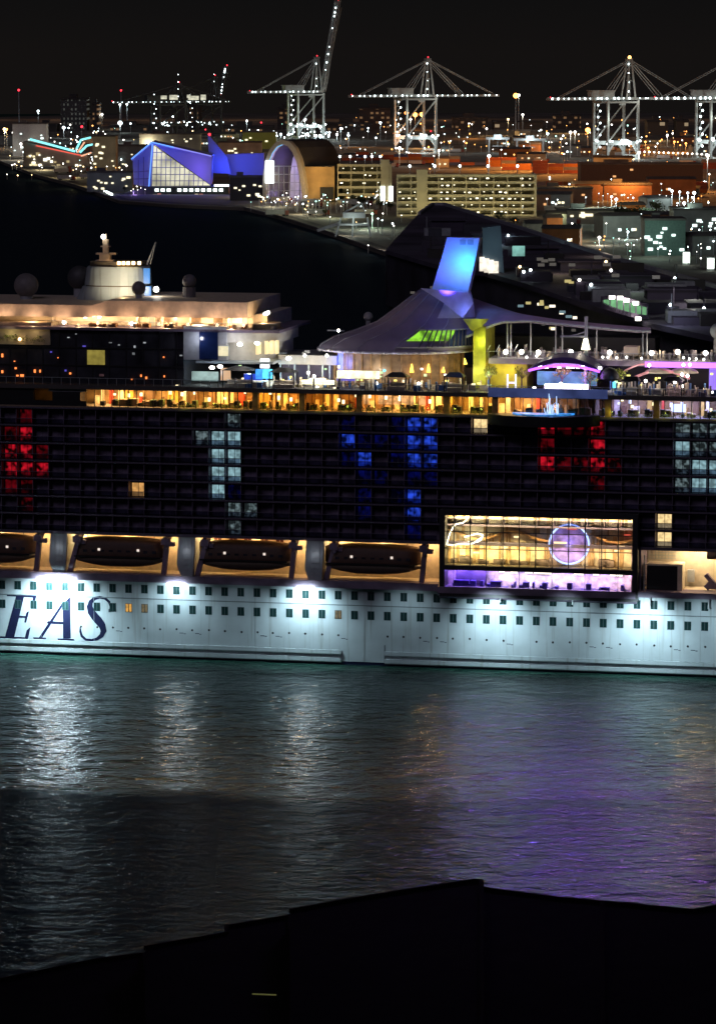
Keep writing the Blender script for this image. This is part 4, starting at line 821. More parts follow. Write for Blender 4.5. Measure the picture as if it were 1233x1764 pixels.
for px, c_ in ((1135, (1, .7, .5)), (1178, (1, .5, .8))):
    u, z = uv(px, 642, 6); mb = MB(); mb.ball((u, 6, z), 1.7, 14, 6, (1.4, 1, .5), 0, 0, .5); mb.build('shade_sail', M['cream'], ship, True); light('POINT', 'shade_light', W2(u, 4.6, z + .2), 60, c_, .2)
lamps([(1118, 629), (1175, 645), (1184, 647), (1112, 656), (1175, 665), (1228, 676), (1162, 658), (1188, 628), (1177, 628)], 3.5, E['white'], .26)
# bandstand shell
uB, zB = uv(976, 634, 4); hB = UU(1037, 4) - UU(976, 4)
mb = MB(); N = 20; zoff = lambda s_: 2.0 * (1 - s_ * s_)
for (dz_, y0_, y1_, m_) in ((0, 1.2, 8, 0),):
    vs = []; 
    for i in range(N + 1):
        s_ = -1 + 2 * i / N; x = uB + hB * s_
        for y in (1.2, 3, 5, 8): d_ = .35 * (y - 1.2) / 7; vs += [(x, y, zB + zoff(s_) + d_), (x, y, zB + zoff(s_) * .62 + d_ - .15)]
    fs = []; ms = []
    for i in range(N):
        for k in range(3):
            q = i * 8 + k * 2; mb_top = [q, q + 8, q + 10, q + 2]; fs.append(mb_top)
        fs.append([i * 8, i * 8 + 1, i * 8 + 9, i * 8 + 8])
    mb.add(vs, fs)
    k0 = len(mb.f); fs2 = [[i * 8 + k * 2 + 3, i * 8 + k * 2 + 11, i * 8 + k * 2 + 9, i * 8 + k * 2 + 1] for i in range(N) for k in range(3)]
    for f in fs2: mb.f.append(f); mb.m.append(1)
mb.build('bandstand_shell', [mat('shell_dark', (.05, .035, .1), .5), mat('shell_violet', (.5, .3, .7), .5)], ship)
mb = MB(); tube_path(mb, [Vector((uB + hB * s_, 1.1, zB + zoff(s_) * .45 - .25)) for s_ in [-1 + i / 10 for i in range(21)]], .22); mb.build('shell_neon', em('shell_magenta', (.5, .12, 1), 2.2, True), ship)
for px in (930, 941, 963, 978, 986, 995, 1003, 1033): u, z = uv(px, 632 if px < 1030 else 634, 1.6); mb = MB(); mb.box(u - .28, u + .28, 1.4, 1.8, z - .22, z + .22); mb.build('shell_lamp', em('shell_lamp_white', (.9, .85, 1), 5), ship)
for s_ in (-.7, -.3, .1, .5): light('POINT', 'stage_light', W2(uB + hB * s_, 3.2, zB - .6), 420, (.42, .12, 1), .3)
mb = MB(); sb(mb, 938, 1012, 662, 671, .6, 1.4); mb.build('stage_counter', em('counter_white', (.9, .75, 1), 7, True), ship)
mb = MB(); sb(mb, 925, 1028, 640, 664, 8.5, 9); mb.build('stage_back', mat('stage_back_teal', (.15, .5, .5), .5, 0, .6, .4), ship)
lamps([(920, 668), (963, 678), (978, 678), (966, 661)], .4, E['white'], .28)
mb = MB(); 
for x_ in (874, 888): u, z = uv(x_, 658, 1.5); mb.box(u - .12, u + .12, 1.4, 1.6, z - 1.3, z + 1.3)
u, z = uv(881, 659, 1.5); mb.box(u - .6, u + .6, 1.4, 1.6, z - .12, z + .12); mb.build('glowing_frame', em('frame_violetwhite', (.8, .75, 1), 1.8), ship)
mb = MB(); u, z = uv(1050, 652, 3); mb.ball((u, 3, z), 1.6, 16, 7, (1, 1, 1.15), 0, 0, .5); mb.build('slide_hood', M['black'], ship, True)
mb = MB(); sb(mb, 1055, 1060, 658, 668, 2.6, 3); mb.build('hood_lamp', em('hood_cyan', (.1, .6, 1), 2.5), ship)
for px, py, e, c_ in ((955, 668, 200, (.6, .35, 1)), (1000, 670, 200, (.55, .3, 1)), (895, 655, 110, (.9, .9, .2)), (1060, 660, 70, (.3, .5, 1)), (1170, 660, 90, (.9, .6, .9))): light('POINT', 'stage_light', W2(UU(px, 0), -.2, uv(px, py, 0)[1] + .4), e, c_, .25)

mb = MB()
for i in range(230):
    x = random.choice((random.uniform(UU(400), UU(835)), random.uniform(UU(1035), UU(1240)))); y = random.uniform(.4, 7); hh = random.choice((.4, .6, .9, 1.5, 1.7)); wd = .25 if hh > 1 else random.uniform(.4, 1.3)
    mb.box(x, x + wd, y, y + .5, zd, zd + hh, random.choice((0, 0, 1, 2)))
tag(mb.build('deck_furniture', [M['cream'], mat('lounger_grey', (.25, .22, .24), .7), mat('towel_blue', (.1, .2, .45), .8)], ship), kind='stuff')
mb = MB(); mb.box(U0, U1, -.12, -.08, zd, zd + 1.15, 0); mb.box(U0, U1, -.14, -.06, zd + 1.15, zd + 1.22, 1)
x = U0
while x < U1: mb.box(x, x + .06, -.13, -.07, zd, zd + 1.15, 1); x += 1.6
mb.build('deck_railing', [M['glass'], M['gal']], ship)
for px in list(range(420, 840, 38)) + list(range(1050, 1240, 40)):
    w_ = random.uniform(1.5, 5); p = W2(UU(px, w_), w_, zd + 2.6); light('POINT', 'deck_light', p, 190, random.choice(((1, .85, .55), (1, .95, .85), (.8, .9, 1))), .2)
    for q in range(2):
        x = UU(px + random.uniform(-15, 15), 4); z = zd + random.uniform(.6, 3.4); m2 = MB(); m2.box(x - random.uniform(.12, .35), x + .2, 4, 4.3, z, z + random.uniform(.15, .45)); m2.build('deck_lamp', random.choice((em('dl_warm', (1, .8, .45), 2.2), em('dl_white', (1, .97, .9), 3), em('dl_green', (.7, 1, .5), 1.2), em('dl_yellow', (1, .85, .2), 1.8))), ship)
for px, e, c_ in ((800, 4000, (.2, .15, 1)), (900, 6500, (.36, .14, 1)), (960, 10000, (.2, .14, 1)), (1040, 9500, (.45, .14, 1)), (1130, 9500, (.5, .16, 1)), (1210, 9500, (.45, .16, 1)), (1330, 6000, (.45, .15, 1))):
    light('SPOT', 'water_violet_fill', W2(UU(px), -.7, Z_DECK + 3), e, c_, 1.2, W2(UU(px) * .9, -135, 0), 46, 1)  # spots added to throw violet onto the water
# potted trees on the pool deck
def tree(label, loc, hgt, rad, group, leafm, n_=260, cat='tree', name='deciduous_tree'):
    t = thing(name, label, cat, loc, random.uniform(0, 6), group)
    mb = MB(); mb.tube((0, 0, 0), (0, 0, hgt * .45), rad * .1, 7, rad * .06)
    for k in range(5): a_ = k * 1.26; mb.tube((0, 0, hgt * .42), (math.cos(a_) * rad * .6, math.sin(a_) * rad * .6, hgt * (.6 + .06 * k)), rad * .045, 5, rad * .015)
    mb.build('trunk', M['bark'], t)
    mb = MB(); 
    for k in range(9): a_ = k * 2.4; rr = rad * (.2 + .55 * random.random()); leafclump(mb, (math.cos(a_) * rr, math.sin(a_) * rr, hgt * .68 + random.uniform(-.3, .35) * rad), rad * random.uniform(.35, .55), n_ // 9)
    mb.build('crown', leafm, t); return t
lf = _m['lit_foliage']
for px, w_, lab in ((842, 3.4, 'yellow green deck tree beside the lime wall of the ship'), (897, 5.0, 'bright lime deck tree left of the purple bandstand shell'), (966, 5.4, 'lime tree standing under the middle of the purple bandstand shell'), (1066, 4.2, 'small deck tree right of the black slide hood'), (1014, 4.6, 'small deck tree under the right end of the bandstand shell')):
    p = W2(UU(px, w_), w_, zd); tree(lab, p, 4.6 if px != 1014 else 3.6, 1.6, 'trees on the pool deck', lf, 180, name='deck_tree')
    light('POINT', 'tree_light', p + Vector((0, -1.8, 1.6)), 45, (.95, .9, .3), .2)

# ================================================================== BACKGROUND
def gpos(px, py): return G(px, py, LZ)
# ---- ship-to-shore cranes
def make_crane(label, px, py, s=1.0, raised=False, boom=68., back=57., dim=False, girder=55., apex=92., rz=R(28), lampm='cool', bright=1.0, sod_top=False):
    """px,py: ground point at the middle of the four legs"""
    p = gpos(px, py); t = thing('container_crane', label, 'crane', p, rz, 'container cranes on the far quay'); st = mat('crane_grey', (.34, .35, .33), .6) if not dim else mat('crane_dark', (.06, .06, .06), .7)
    g2, r2 = 16.5, 12.5
    for x in (-g2, g2):
        for y in (-r2, r2):
            mb = MB(); mb.bar((x, y, 1.5), (x, y, girder), 2.0); mb.tube((x, y, 1.5), (x, y, 16), 1.3, 4, 2.3); mb.box(x - 1.6, x + 1.6, y - 3, y + 3, 0, 1.6); mb.build('leg', st, t)
    mb = MB()
    for x in (-g2, g2): mb.bar((x, -r2, 3), (x, r2, 3), 1.8); mb.bar((x, -r2, girder - 2), (x, r2, girder - 2), 1.6)
    for y in (-r2, r2): mb.bar((-g2, y, 15), (g2, y, 15), 3.4); mb.bar((-g2 + 6, y, 14.5), (-g2 + .5, y, 7), 2); mb.bar((g2 - 6, y, 14.5), (g2 - .5, y, 7), 2); mb.bar((-g2 + .5, y, 16), (g2, y, girder - 3), 1.2); mb.bar((-g2, y, girder - 2), (g2, y, girder - 2), 1.6)
    mb.build('portal_frame', st, t)
    mb = MB()
    for y in (-3.2, 3.2): mb.box(-g2 - back, g2 + 4, y - .7, y + .7, girder, girder + 2.6)
    for k in range(9): x = -g2 - back + k * (2 * g2 + back) / 8; mb.box(x - .4, x + .4, -3.2, 3.2, girder + .3, girder + 1.2)
    mb.build('girder', st, t)
    mb = MB(); e = Vector((g2 + 4 + boom, 0, girder + 1.2)) if not raised else Vector((g2 + 4 + boom * .2, 0, girder + boom * 1.08))
    for y in (-3.2, 3.2): mb.bar((g2 + 4, y, girder + 1.2), e + Vector((0, y, 0)), 2.0)
    for k in range(1, 9): q = Vector((g2 + 4, 0, girder + 1.2)).lerp(e, k / 8.5); mb.bar(q + Vector((0, -3, 0)), q + Vector((0, 3, 0)), .7)
    if raised: mb.bar((g2 + 9, 0, girder + 12), e + Vector((6, 0, -8)), 1.0)
    
    if raised:
        o_ = Vector((g2 + 4, 0, girder + 1.2)); off = Vector((3.2, 0, 0))
        for y in (-3.2, 3.2):
            mb.bar(o_ + off + Vector((0, y, 0)), e + off + Vector((0, y, 0)), .9)
            for k in range(16): mb.bar(o_.lerp(e, k / 16) + Vector((0, y, 0)), o_.lerp(e, (k + 1) / 16) + off + Vector((0, y, 0)), .6)
    mb.build('boom', st if not dim else mat('crane_dark', (.06, .06, .06), .7), t)
    mb = MB(); ax = g2 - 2
    for y in (-5, 5):
        mb.bar((g2 - 8, y, girder), (ax - 1.5, y * .5, apex), 1.3); mb.bar((g2 + 2, y, girder), (ax + .5, y * .5, apex), 1.3)
    mb.box(ax - 3, ax + 2, -3, 3, apex - .7, apex + 1.4); mb.bar((g2 - 5, 0, girder + 18), (g2, 0, girder + 18), 1); mb.build('apex_frame', st, t)
    mb = MB()
    for y in (-2.6, 2.6):
        mb.bar((ax, y, apex), (-g2 + 2, y, girder + 3), .6); mb.bar((ax, y, apex), (-g2 - back + 12, y, girder + 3), .6); mb.bar((ax - 1, y, apex - 4), (-g2 + 10, y, girder + 3), .6)
        if not raised: mb.bar((ax, y, apex), (g2 + 4 + boom * .45, y, girder + 3), .6); mb.bar((ax, y, apex), (g2 + 4 + boom * .92, y, girder + 3), .6); mb.bar((ax, y, apex - 2), (g2 + 4 + boom * .38, y, girder + 3), .5)
    mb.build('stay_rods', st, t)
    mb = MB(); mb.box(-g2 - 12, -g2 + 12, -4.5, 4.5, girder + 2.8, girder + 8.5); mb.box(-g2 - 13, -g2 + 13, -5, 5, girder + 8.5, girder + 9.2); mb.build('machinery_house', st, t)
    mb = MB(); mb.box(g2 - 12, g2 - 7, -2, 2, girder - 5, girder - 1); mb.box(g2 - 11, g2 - 8, -2.1, -1.9, girder - 4.5, girder - 2.6); mb.build('operator_cab', st, t)
    # stair tower, zig-zag with its lamps
    mb = MB()
    for k in range(7): z = 10 + k * 6; xx = -g2 + (2.5 if k % 2 else 6); mb.bar((-g2 + 2.5, r2 - 1, z), (-g2 + 6, r2 - 1, z + 5.5), .4); mb.box(-g2 + 2, -g2 + 7, r2 - 2, r2, z + 5.5, z + 5.8)
    mb.build('stair_tower', st, t)
    def lampat(x, y, z, r=.75, m=E[lampm]): mm = MB(); mm.ball((0, 0, 0), r * s, 6, 4); o = mm.build('lamp', m, t); o.location = (x, y, z)
    for k in range(8): lampat(-g2 + (3 if k % 2 else 5.5), r2 - 2.4, 11 + k * 5.6, .8 * bright)
    for k in range(15):
        f = (k + random.random() * .6) / 15; lampat(-g2 - back + f * (2 * g2 + back), -4.4, girder + 1.6, random.choice((.45, .6, .85)) * bright)
    if not raised:
        for k in range(11): lampat(g2 + 4 + boom * (k + random.random() * .7) / 11, -4.4, girder + 1.6, random.choice((.4, .6, .8)) * bright)
    else:
        for k, r_ in ((.25, .5), (.33, .85), (.42, .85), (.5, .6), (.7, .6), (.83, .9), (.87, .9), (.92, .9)): q = Vector((g2 + 4, -3, girder)).lerp(e, k); lampat(q.x - 2, -4, q.z, r_)
        lampat(e.x, -4, e.z + 1, .8, E['red'])
    for k in range(4): lampat(ax - 3, -3.4, girder + 8 + k * 8.5, .75 * bright)
    for x in (-g2, g2):
        for y in (-r2, r2): lampat(x + 1.6, y - 1.8, 17, .9 * bright)
    for k in range(9): lampat(-g2 + random.uniform(-3, 34), -r2 - 2, 16 + random.uniform(-2.5, 2.5), random.choice((.6, 1.0, 1.3)) * bright)
    lampat(ax, 0, apex + 2.6, .75 if not sod_top else 1.9, E['red'] if not sod_top else em('sodium_top', (1, .45, .12), 5))
    lampat(-g2 - back, -3, girder + 3, .5, E['red'])
    return t, p
def crane_lights(p, rz, e=1.0, col=(.8, .95, 1)):
    c_, s_ = math.cos(rz), math.sin(rz); f = lambda x, y, z: p + Vector((x * c_ - y * s_, x * s_ + y * c_, z))
    light('POINT', 'crane_light', f(0, -20, 8), 20000 * e, col, 1); light('POINT', 'crane_light', f(-14, -22, 38), 6500 * e, (.85, .95, .88), 1); light('POINT', 'crane_light', f(16, -24, 60), 7500 * e, (.9, .93, .85), 1)
    light('POINT', 'crane_light', f(0, 2, 9), 9000 * e, col, 1)
cr = [('grey container crane with its boom raised steeply behind the arched hall', 527, 239, dict(raised=True, boom=98, girder=53, apex=93), .45),
      ('grey container crane with lowered boom behind the left part of the long parking garage', 715, 262, dict(boom=74), .8),
      ('brightly lit container crane with an orange lamp glowing on its peak', 1060, 273, dict(boom=66, sod_top=True, bright=1.1), 1.15),
      ('container crane cut by the right edge with its stairs full of lamps', 1236, 271, dict(boom=60, bright=1.35), 1.15)]
for lab, px, py, kw, e in cr:
    t, p = make_crane(lab, px, py, **kw); crane_lights(p, R(28), e)
t, p = make_crane('dim distant container crane with a lit cabin, left of a taller dim crane', 290, 236, dim=True, boom=60, girder=40, apex=62, bright=.7)
t, p = make_crane('dim distant container crane nearest the angular blue building roof peak', 352, 234, dim=True, boom=40, raised=True, girder=40, apex=70, bright=.5)
for px, py, wd, hh in ((282, 167, 10, 6), (299, 167, 14, 8), (325, 165, 6, 5), (333, 168, 18, 7), (350, 167, 9, 9)):
    Y = gpos(300, 236).y - 30; q = at(px, py, Y); mbb = MB(); k = mpp(Y); mbb.box(-wd * k / 2, wd * k / 2, 0, 3, -hh * k / 2, hh * k / 2); o = mbb.build('floodlit_cabin', em('cabin_cream', (.95, .92, .7), .85, noise=.5, nscale=.2))
    tag(o, 'pale lit machinery cabin high on the dim distant cranes', 'cabin', 'lit cabins on the dim cranes'); o.location = q

# ---- buildings helper
def bld(name, label, cat, px0, px1, py_base, h, depth, rz=0., group=None):
    a_, b_ = gpos(px0, py_base), gpos(px1, py_base); t = thing(name, label, cat, ((a_.x + b_.x) / 2, a_.y, LZ), rz, group); return t, (b_.x - a_.x)
def grid_mat(name, wall, litc, s, dens, cw_, ch_):
    """wall with a grid of windows, some lit"""
    if name in _m: return _m[name]
    m = bpy.data.materials.new(name); m.use_nodes = True; n = m.node_tree; b = n.nodes['Principled BSDF']
    t = n.nodes.new('ShaderNodeTexCoord'); mp = n.nodes.new('ShaderNodeMapping'); n.links.new(t.outputs['Object'], mp.inputs[0]); mp.inputs['Rotation'].default_value = (math.pi / 2, 0, 0)
    br = n.nodes.new('ShaderNodeTexBrick'); br.offset = 0; br.inputs['Scale'].default_value = 1; br.inputs['Brick Width'].default_value = cw_; br.inputs['Row Height'].default_value = ch_; br.inputs['Mortar Size'].default_value = ch_ * .28
    br.inputs['Color1'].default_value = (0, 0, 0, 1); br.inputs['Color2'].default_value = (1, 1, 1, 1); br.inputs['Mortar'].default_value = (0, 0, 0, 1); br.inputs['Bias'].default_value = 0
    n.links.new(mp.outputs[0], br.inputs['Vector']); cmp_ = n.nodes.new('ShaderNodeMath'); cmp_.operation = 'GREATER_THAN'; cmp_.inputs[1].default_value = 1 - dens; n.links.new(br.outputs[0], cmp_.inputs[0])
    mu = n.nodes.new('ShaderNodeMath'); mu.operation = 'MULTIPLY'; mu.inputs[1].default_value = s; n.links.new(cmp_.outputs[0], mu.inputs[0]); n.links.new(mu.outputs[0], b.inputs['Emission Strength'])
    b.inputs['Emission Color'].default_value = (*litc, 1); b.inputs['Base Color'].default_value = (*wall, 1); b.inputs['Roughness'].default_value = .7; m.cycles.emission_sampling = 'NONE'; _m[name] = m; return m
# distant city blocks
gA = grid_mat('tower_grid', (.08, .08, .08), (.75, .8, .7), .07, .55, 5, 6); gB = grid_mat('block_grid', (.06, .05, .045), (1, .55, .25), .16, .3, 7, 6); gC = grid_mat('ware_grid', (.1, .08, .06), (1, .75, .45), .3, .18, 11, 9)
city = [('tall grey apartment tower with faint window rows behind the left terminal', 105, 150, 224, 52, gA), ('slim dim tower with small orange lights left of the lit cabins', 160, 170, 224, 44, gB), ('dim orange windowed block behind the raised crane legs', 478, 500, 222, 34, gB), ('dim orange windowed tower between the distant dim cranes', 305, 345, 222, 36, gB),
        ('low dark block behind the arched hall', 560, 640, 226, 12, gB), ('brown block with orange windows behind the lowered-boom crane', 618, 672, 222, 34, gB), ('brown block right of the lowered-boom crane tower', 780, 840, 222, 18, gB), ('wide dark block below the boom tip of the lowered crane', 850, 935, 222, 12, gC), ('dim block left of the brightly lit crane', 955, 1000, 222, 22, gB),
        ('dim warehouse between the two right cranes', 1115, 1150, 232, 22, gC), ('far dark block left of the grey apartment tower', 60, 98, 226, 10, gB), ('low dark block right of the slim orange tower', 190, 262, 226, 8, gB), ('orange lit block beside the right crane', 1165, 1185, 233, 24, gC), ('low dark block left of the raised crane', 380, 470, 228, 9, gB)]
for lab, x0_, x1_, yb, hpx, gm_ in city:
    t, wd = bld('city_block', lab, 'building', x0_, x1_, yb, 0, 40, group='distant city blocks'); k = mpp(t.location.y); hh = hpx * k
    mb = MB(); mb.box(-wd / 2, wd / 2, 0, 45, 0, hh); mb.build('wall', gm_, t); mb = MB(); mb.box(-wd / 2 - 1, wd / 2 + 1, -1, 46, hh, hh + 2); mb.box(-wd * .2, wd * .1, 10, 25, hh + 2, hh + 7); mb.build('roof', M['roofd'], t)
# ---- angular blue terminal
pb = gpos(300, 333); Y0 = pb.y; k0 = mpp(Y0)
T1 = thing('terminal_building', 'angular glass terminal with folded roof glowing blue and a bright triangular window wall', 'terminal', (pb.x, pb.y, LZ))
def tp(px, py, dy=0.): return at(px, py, Y0) - Vector((pb.x, pb.y, LZ)) + Vector((0, dy, 0))
def tprism(pts, dy, dep, name, m, T=T1, f=None): mb = MB(); mb.prism([(f or tp)(x, y, dy) for x, y in pts], (0, dep, 0)); return mb.build(name, m, T)
bluew = mat('blue_washed_wall', (.42, .42, .55), .6, 0, .1, .05)
tprism([(228, 272), (262, 246), (258, 322), (230, 318)], 3, 30, 'side_wall', bluew)
tprism([(263, 246), (365, 269), (363, 318)], -2, 34, 'folded_wall', bluew)
tprism([(259, 320), (264, 250), (362, 319)], 2, 1, 'glass_wall', em('terminal_glass_glow', (.95, .92, .68), 1.0, True, noise=.6, nscale=.06, lo=.35, hi=.6))
mb = MB(); 
for i in range(12): x = 262 + i * 8; y = 250 + (x - 264) * .7; mb.bar(tp(x, y, 1.6), tp(x - 1, 320, 1.6), .5)
for y in (262, 275, 288, 300, 311): mb.bar(tp(262, y, 1.5), tp(264 + (y - 250) / .7, y, 1.5), .5)
mb.build('mullions', M['steel'], T1)
tprism([(226, 273), (262, 243), (366, 267), (366, 270), (262, 247.5), (228, 276)], -4, 44, 'roof_edge', bluew)
tprism([(256, 320), (262, 246), (265, 248), (261, 320)], -3.5, 3, 'corner_column', bluew)
tprism([(200, 335), (258, 320), (395, 320), (396, 347), (200, 346)], -14, 40, 'podium', mat('podium_dark', (.04, .05, .05), .6))
for i in range(11):
    x = 272 + i * 10.2 + (8 if i > 2 else 0); mb = MB(); q = tp(x, 325.5, -14.5); mb.box(q.x - 1.3, q.x + 1.3, q.y, q.y + .4, q.z - 1.0, q.z + 1.0); mb.build('window', em('podium_window', (.85, 1, .97), 3.5), T1)
for i in range(16):
    x = 268 + i * 8; mb = MB(); q = tp(x, 335 + random.uniform(-2, 3), -14.5); mb.box(q.x - 1.2, q.x + 1.2, q.y, q.y + .4, q.z - 1.0, q.z + .8); mb.build('shop_window', em('shop%d' % (i % 3), ((1, .8, .5), (1, .35, .3), (.7, .9, .8))[i % 3], .8, noise=.5, nscale=.4), T1)
mb = MB(); q0, q1 = tp(205, 343, -15), tp(265, 344, -15); mb.box(q0.x, q1.x, q0.y - 1, q0.y, q0.z - .8, q0.z + .8); mb.build('quay_light_strip', em('quay_strip', (.85, 1, .95), 3.5), T1)
mb = MB(); q0, q1 = tp(370, 318, -10), tp(395, 318, -10); mb.box(q0.x, q1.x, q0.y - 1, q0.y, q0.z - .7, q0.z + .7); mb.build('canopy_light', em('quay_strip', (1, 1, 1), 1), T1)
def bl(px, py, dy, e, col, f=tp, o=pb): q = f(px, py, dy) + Vector((o.x, o.y, LZ)); return light('POINT', 'facade_light', q, e, col, 1)
for px, py, dy, e in ((240, 300, -16, 5500), (300, 262, -16, 6000), (345, 285, -14, 7000), (262, 262, -12, 4000), (345, 302, -10, 2600)): bl(px, py, dy, e * .6, (.05, .06, 1) if px != 345 else (.2, .12, 1))
bl(235, 330, -22, 1600, (.5, .3, 1))
es = em('edge_led_blue', (.12, .3, 1), 1.8)
for a_, b_ in (((227, 273), (262, 244)), ((262, 244), (300, 253)), ((300, 253), (365, 268)), ((263, 247), (257, 320))): mb = MB(); mb.bar(tp(*a_, -4.6), tp(*b_, -4.6), .7); mb.build('edge_light', es if a_[0] < 300 else em('edge_led_violet', (.3, .3, 1), 1.0), T1)
for a_, b_ in (((230, 296), (256, 294)), ((231, 308), (256, 307)), ((238, 275), (238, 318)), ((247, 270), (247, 320))): mb = MB(); mb.bar(tp(*a_, 2.5), tp(*b_, 2.5), .5); mb.build('mullions', M['dark'], T1)
# blue sail and wall
tprism([(354, 232), (358, 300), (395, 302), (388, 272)], 36, 6, 'sail_wall', bluew); tprism([(386, 268), (452, 266), (452, 306), (390, 306)], 44, 12, 'link_wall', bluew)
for px, py, dy, e in ((366, 268, 24, 7000), (400, 285, 26, 10000), (430, 285, 26, 12000), (378, 290, 26, 8000)): bl(px, py, dy, e * .45, (.03, .07, 1))
mb = MB(); q = tp(357, 233, 38); mb.ball(q, 1, 6, 4); mb.build('beacon', E['red'], T1)
# ---- arched hall
pb2 = gpos(495, 348); Y2 = pb2.y
T2 = thing('arched_hall', 'arched hall with a dark barrel roof and blue lit glass end', 'hall', (pb2.x, pb2.y, LZ))
def tp2(px, py, dy=0.): return at(px, py, Y2) - Vector((pb2.x, pb2.y, LZ)) + Vector((0, dy, 0))
arch = [(452, 345), (453, 300), (457, 275), (464, 257), (474, 245), (486, 240), (498, 243), (508, 254), (516, 272), (522, 295), (526, 320), (528, 352)]
inn = [(458, 345), (459, 300), (463, 277), (469, 262), (477, 252), (486, 248), (495, 251), (503, 261), (510, 278), (515, 300), (519, 325), (521, 350)]
ext = Vector((66 * mpp(Y2), 38, 0))
mb = MB(); 
for i in range(len(arch) - 1): mb.prism([tp2(*arch[i]), tp2(*arch[i + 1]), tp2(*inn[i + 1]), tp2(*inn[i])], (2, 6, 0))
mb.build('arch_rim', mat('rim_tan', (.5, .45, .4), .6), T2)
mb = MB(); vs = [tp2(x, y, 4) for x, y in arch] ; vs2 = [v + ext + Vector((0, 0, -(0.0))) for v in vs]; n_ = len(vs); mb.add(vs + vs2, [[i, i + 1, i + 1 + n_, i + n_] for i in range(n_ - 1)] + [list(range(2 * n_ - 1, n_ - 1, -1))]); mb.build('barrel_roof', M['roofd'], T2)
mb = MB(); q = [tp2(x, y, 30) for x, y in inn]; mb.prism(q, (3, 2, 0)); mb.build('inner_wall', mat('hall_inner', (.6, .6, .66), .6, 0, .3, .08), T2)
mb = MB()
for i in range(7): x = 462 + i * 9; mb.bar(tp2(x, 350, 3), tp2(x, 285, 3), .5)
for y in (286, 300, 314, 328): mb.bar(tp2(459, y, 3), tp2(514 + (y - 286) * .12, y, 3), .5)
mb.build('mullions', M['grey'], T2)
mb = MB(); q0, q1 = tp2(457, 315, -2), tp2(472, 276, -2); mb.box(q0.x, q1.x, q0.y, q0.y + 1, q0.z, q1.z); mb.build('light_screen', em('hall_screen', (.9, .98, 1), 2.6, True), T2)
tprism([(523, 287), (576, 287), (576, 345), (528, 350)], 5, 36, 'tan_wall', mat('tan_lit', (.5, .33, .14), .7, 0, .3, .1), T2, tp2)
tprism([(551, 322), (574, 322), (574, 343), (551, 343)], 3, 2, 'garage_door', M['black'], T2, tp2)
for px, py, dy, e, c_ in ((478, 268, 16, 5500, (.16, .2, 1)), (500, 280, 16, 4500, (.3, .2, 1)), (490, 305, 14, 3500, (1, .85, .65)), (505, 325, 12, 2200, (.8, .6, .9)), (465, 262, 2, 2500, (.1, .5, 1)), (480, 335, 14, 1500, (.5, .4, 1)), (550, 300, -10, 6500, (1, .6, .2)), (545, 345, -14, 2600, (1, .8, .4))): bl(px, py, dy, e, c_, tp2, pb2)
for p0, p1, y in ((503, 526, 352), (531, 552, 358)): mb = MB(); q0, q1 = tp2(p0, y, -4), tp2(p1, y + 5, -4); mb.prism([q0, q1, q1 + Vector((0, 0, -2.2)), q0 + Vector((0, 0, -2.0))], (0, .6, 0)); mb.build('entrance_light', em('entrance_glow', (1, .97, .85), 3.5), T2)
for i in range(1, 5): mb = MB(); mb.bar(tp2(*inn[i], 1), tp2(*inn[i + 1], 1), 1.0); mb.build('arch_light', em('arch_teal', (.15, .6, 1), 1.3), T2)
# ---- parking garages
def garage(label, x0_, x1_, ytop, ybase, floors, depth, gaps, skew=0.):
    t, wd = bld('parking_garage', label, 'parking garage', x0_, x1_, ybase, 0, depth); k = mpp(t.location.y); H_ = (ybase - ytop) * k; fh = H_ / floors; cm = mat('garage_concrete', (.5, .46, .33), .75, 0, .15, .1)
    for i in range(floors + 1):
        mb = MB(); z = i * fh; mb.box(-wd / 2, wd / 2, 0, depth, z - .3, z + .1); mb.box(-wd / 2, wd / 2, -.3, 0, z - .5, z + 1.15); mb.build('floor_slab', cm, t)
    mb = MB(); nb = int(wd / 8)
    for i in range(nb + 1): x = -wd / 2 + wd * i / nb; mb.box(x - .35, x + .35, -.1, .7, 0, H_ + 1)
    mb.build('columns', cm, t)
    for g0, g1 in gaps:
        mb = MB(); mb.box(-wd / 2 + wd * g0, -wd / 2 + wd * g1, -.6, 6, 0, H_ + 4); mb.build('stair_tower', cm, t)
    mb = MB(); mb.box(-wd / 2, wd / 2, depth, depth + 1, 0, H_); mb.box(wd / 2, wd / 2 + 1, 0, depth, 0, H_ + 1); mb.build('rear_wall', cm, t)
    for i in range(floors):
        light('AREA', 'garage_light', t.location + Vector((0, 7, (i + 1) * fh - .6)), 2600 * wd / 90, (1, .82, .4), wd * .94, t.location + Vector((0, 9, i * fh)), sy=5)
    light('AREA', 'facade_light', t.location + Vector((0, -26, 5)), 8000 * wd / 90, (1, .82, .36), wd, t.location + Vector((0, 0, H_ * .6)), sy=3)
    cnt = 0
    for i in range(floors):
        for j in range(int(wd / 4.6)):
            if random.random() < .6 and cnt < 99:
                x = -wd / 2 + 3 + j * 4.6 + random.uniform(-1.5, 1.5)
                if any(-wd / 2 + wd * g0 < x < -wd / 2 + wd * g1 for g0, g1 in gaps): continue
                mb = MB(); z = (i + 1) * fh - 1.25 - random.random() * .7; r_ = random.choice((.35, .5, .7)); mb.box(x - r_ * 1.2, x + r_ * 1.2, 3, 3.5, z - r_ * .5, z + r_ * .5); mb.build('ceiling_lamp', em('garage_lamp', (1, .92, .66), 3.2), t); cnt += 1
    for j in range(5):
        x = wd * (-.42 + .2 * j) + random.uniform(-3, 3); mb = MB(); mb.tube((x, 8, H_), (x, 8, H_ + 6), .18); rl = mb.build('roof_lamp_post', M['gal'], t); mb = MB(); mb.ball((x, 7.6, H_ + 6), .8, 6, 4); mb.build('lamp', E['cool'], rl)
    return t, wd, H_
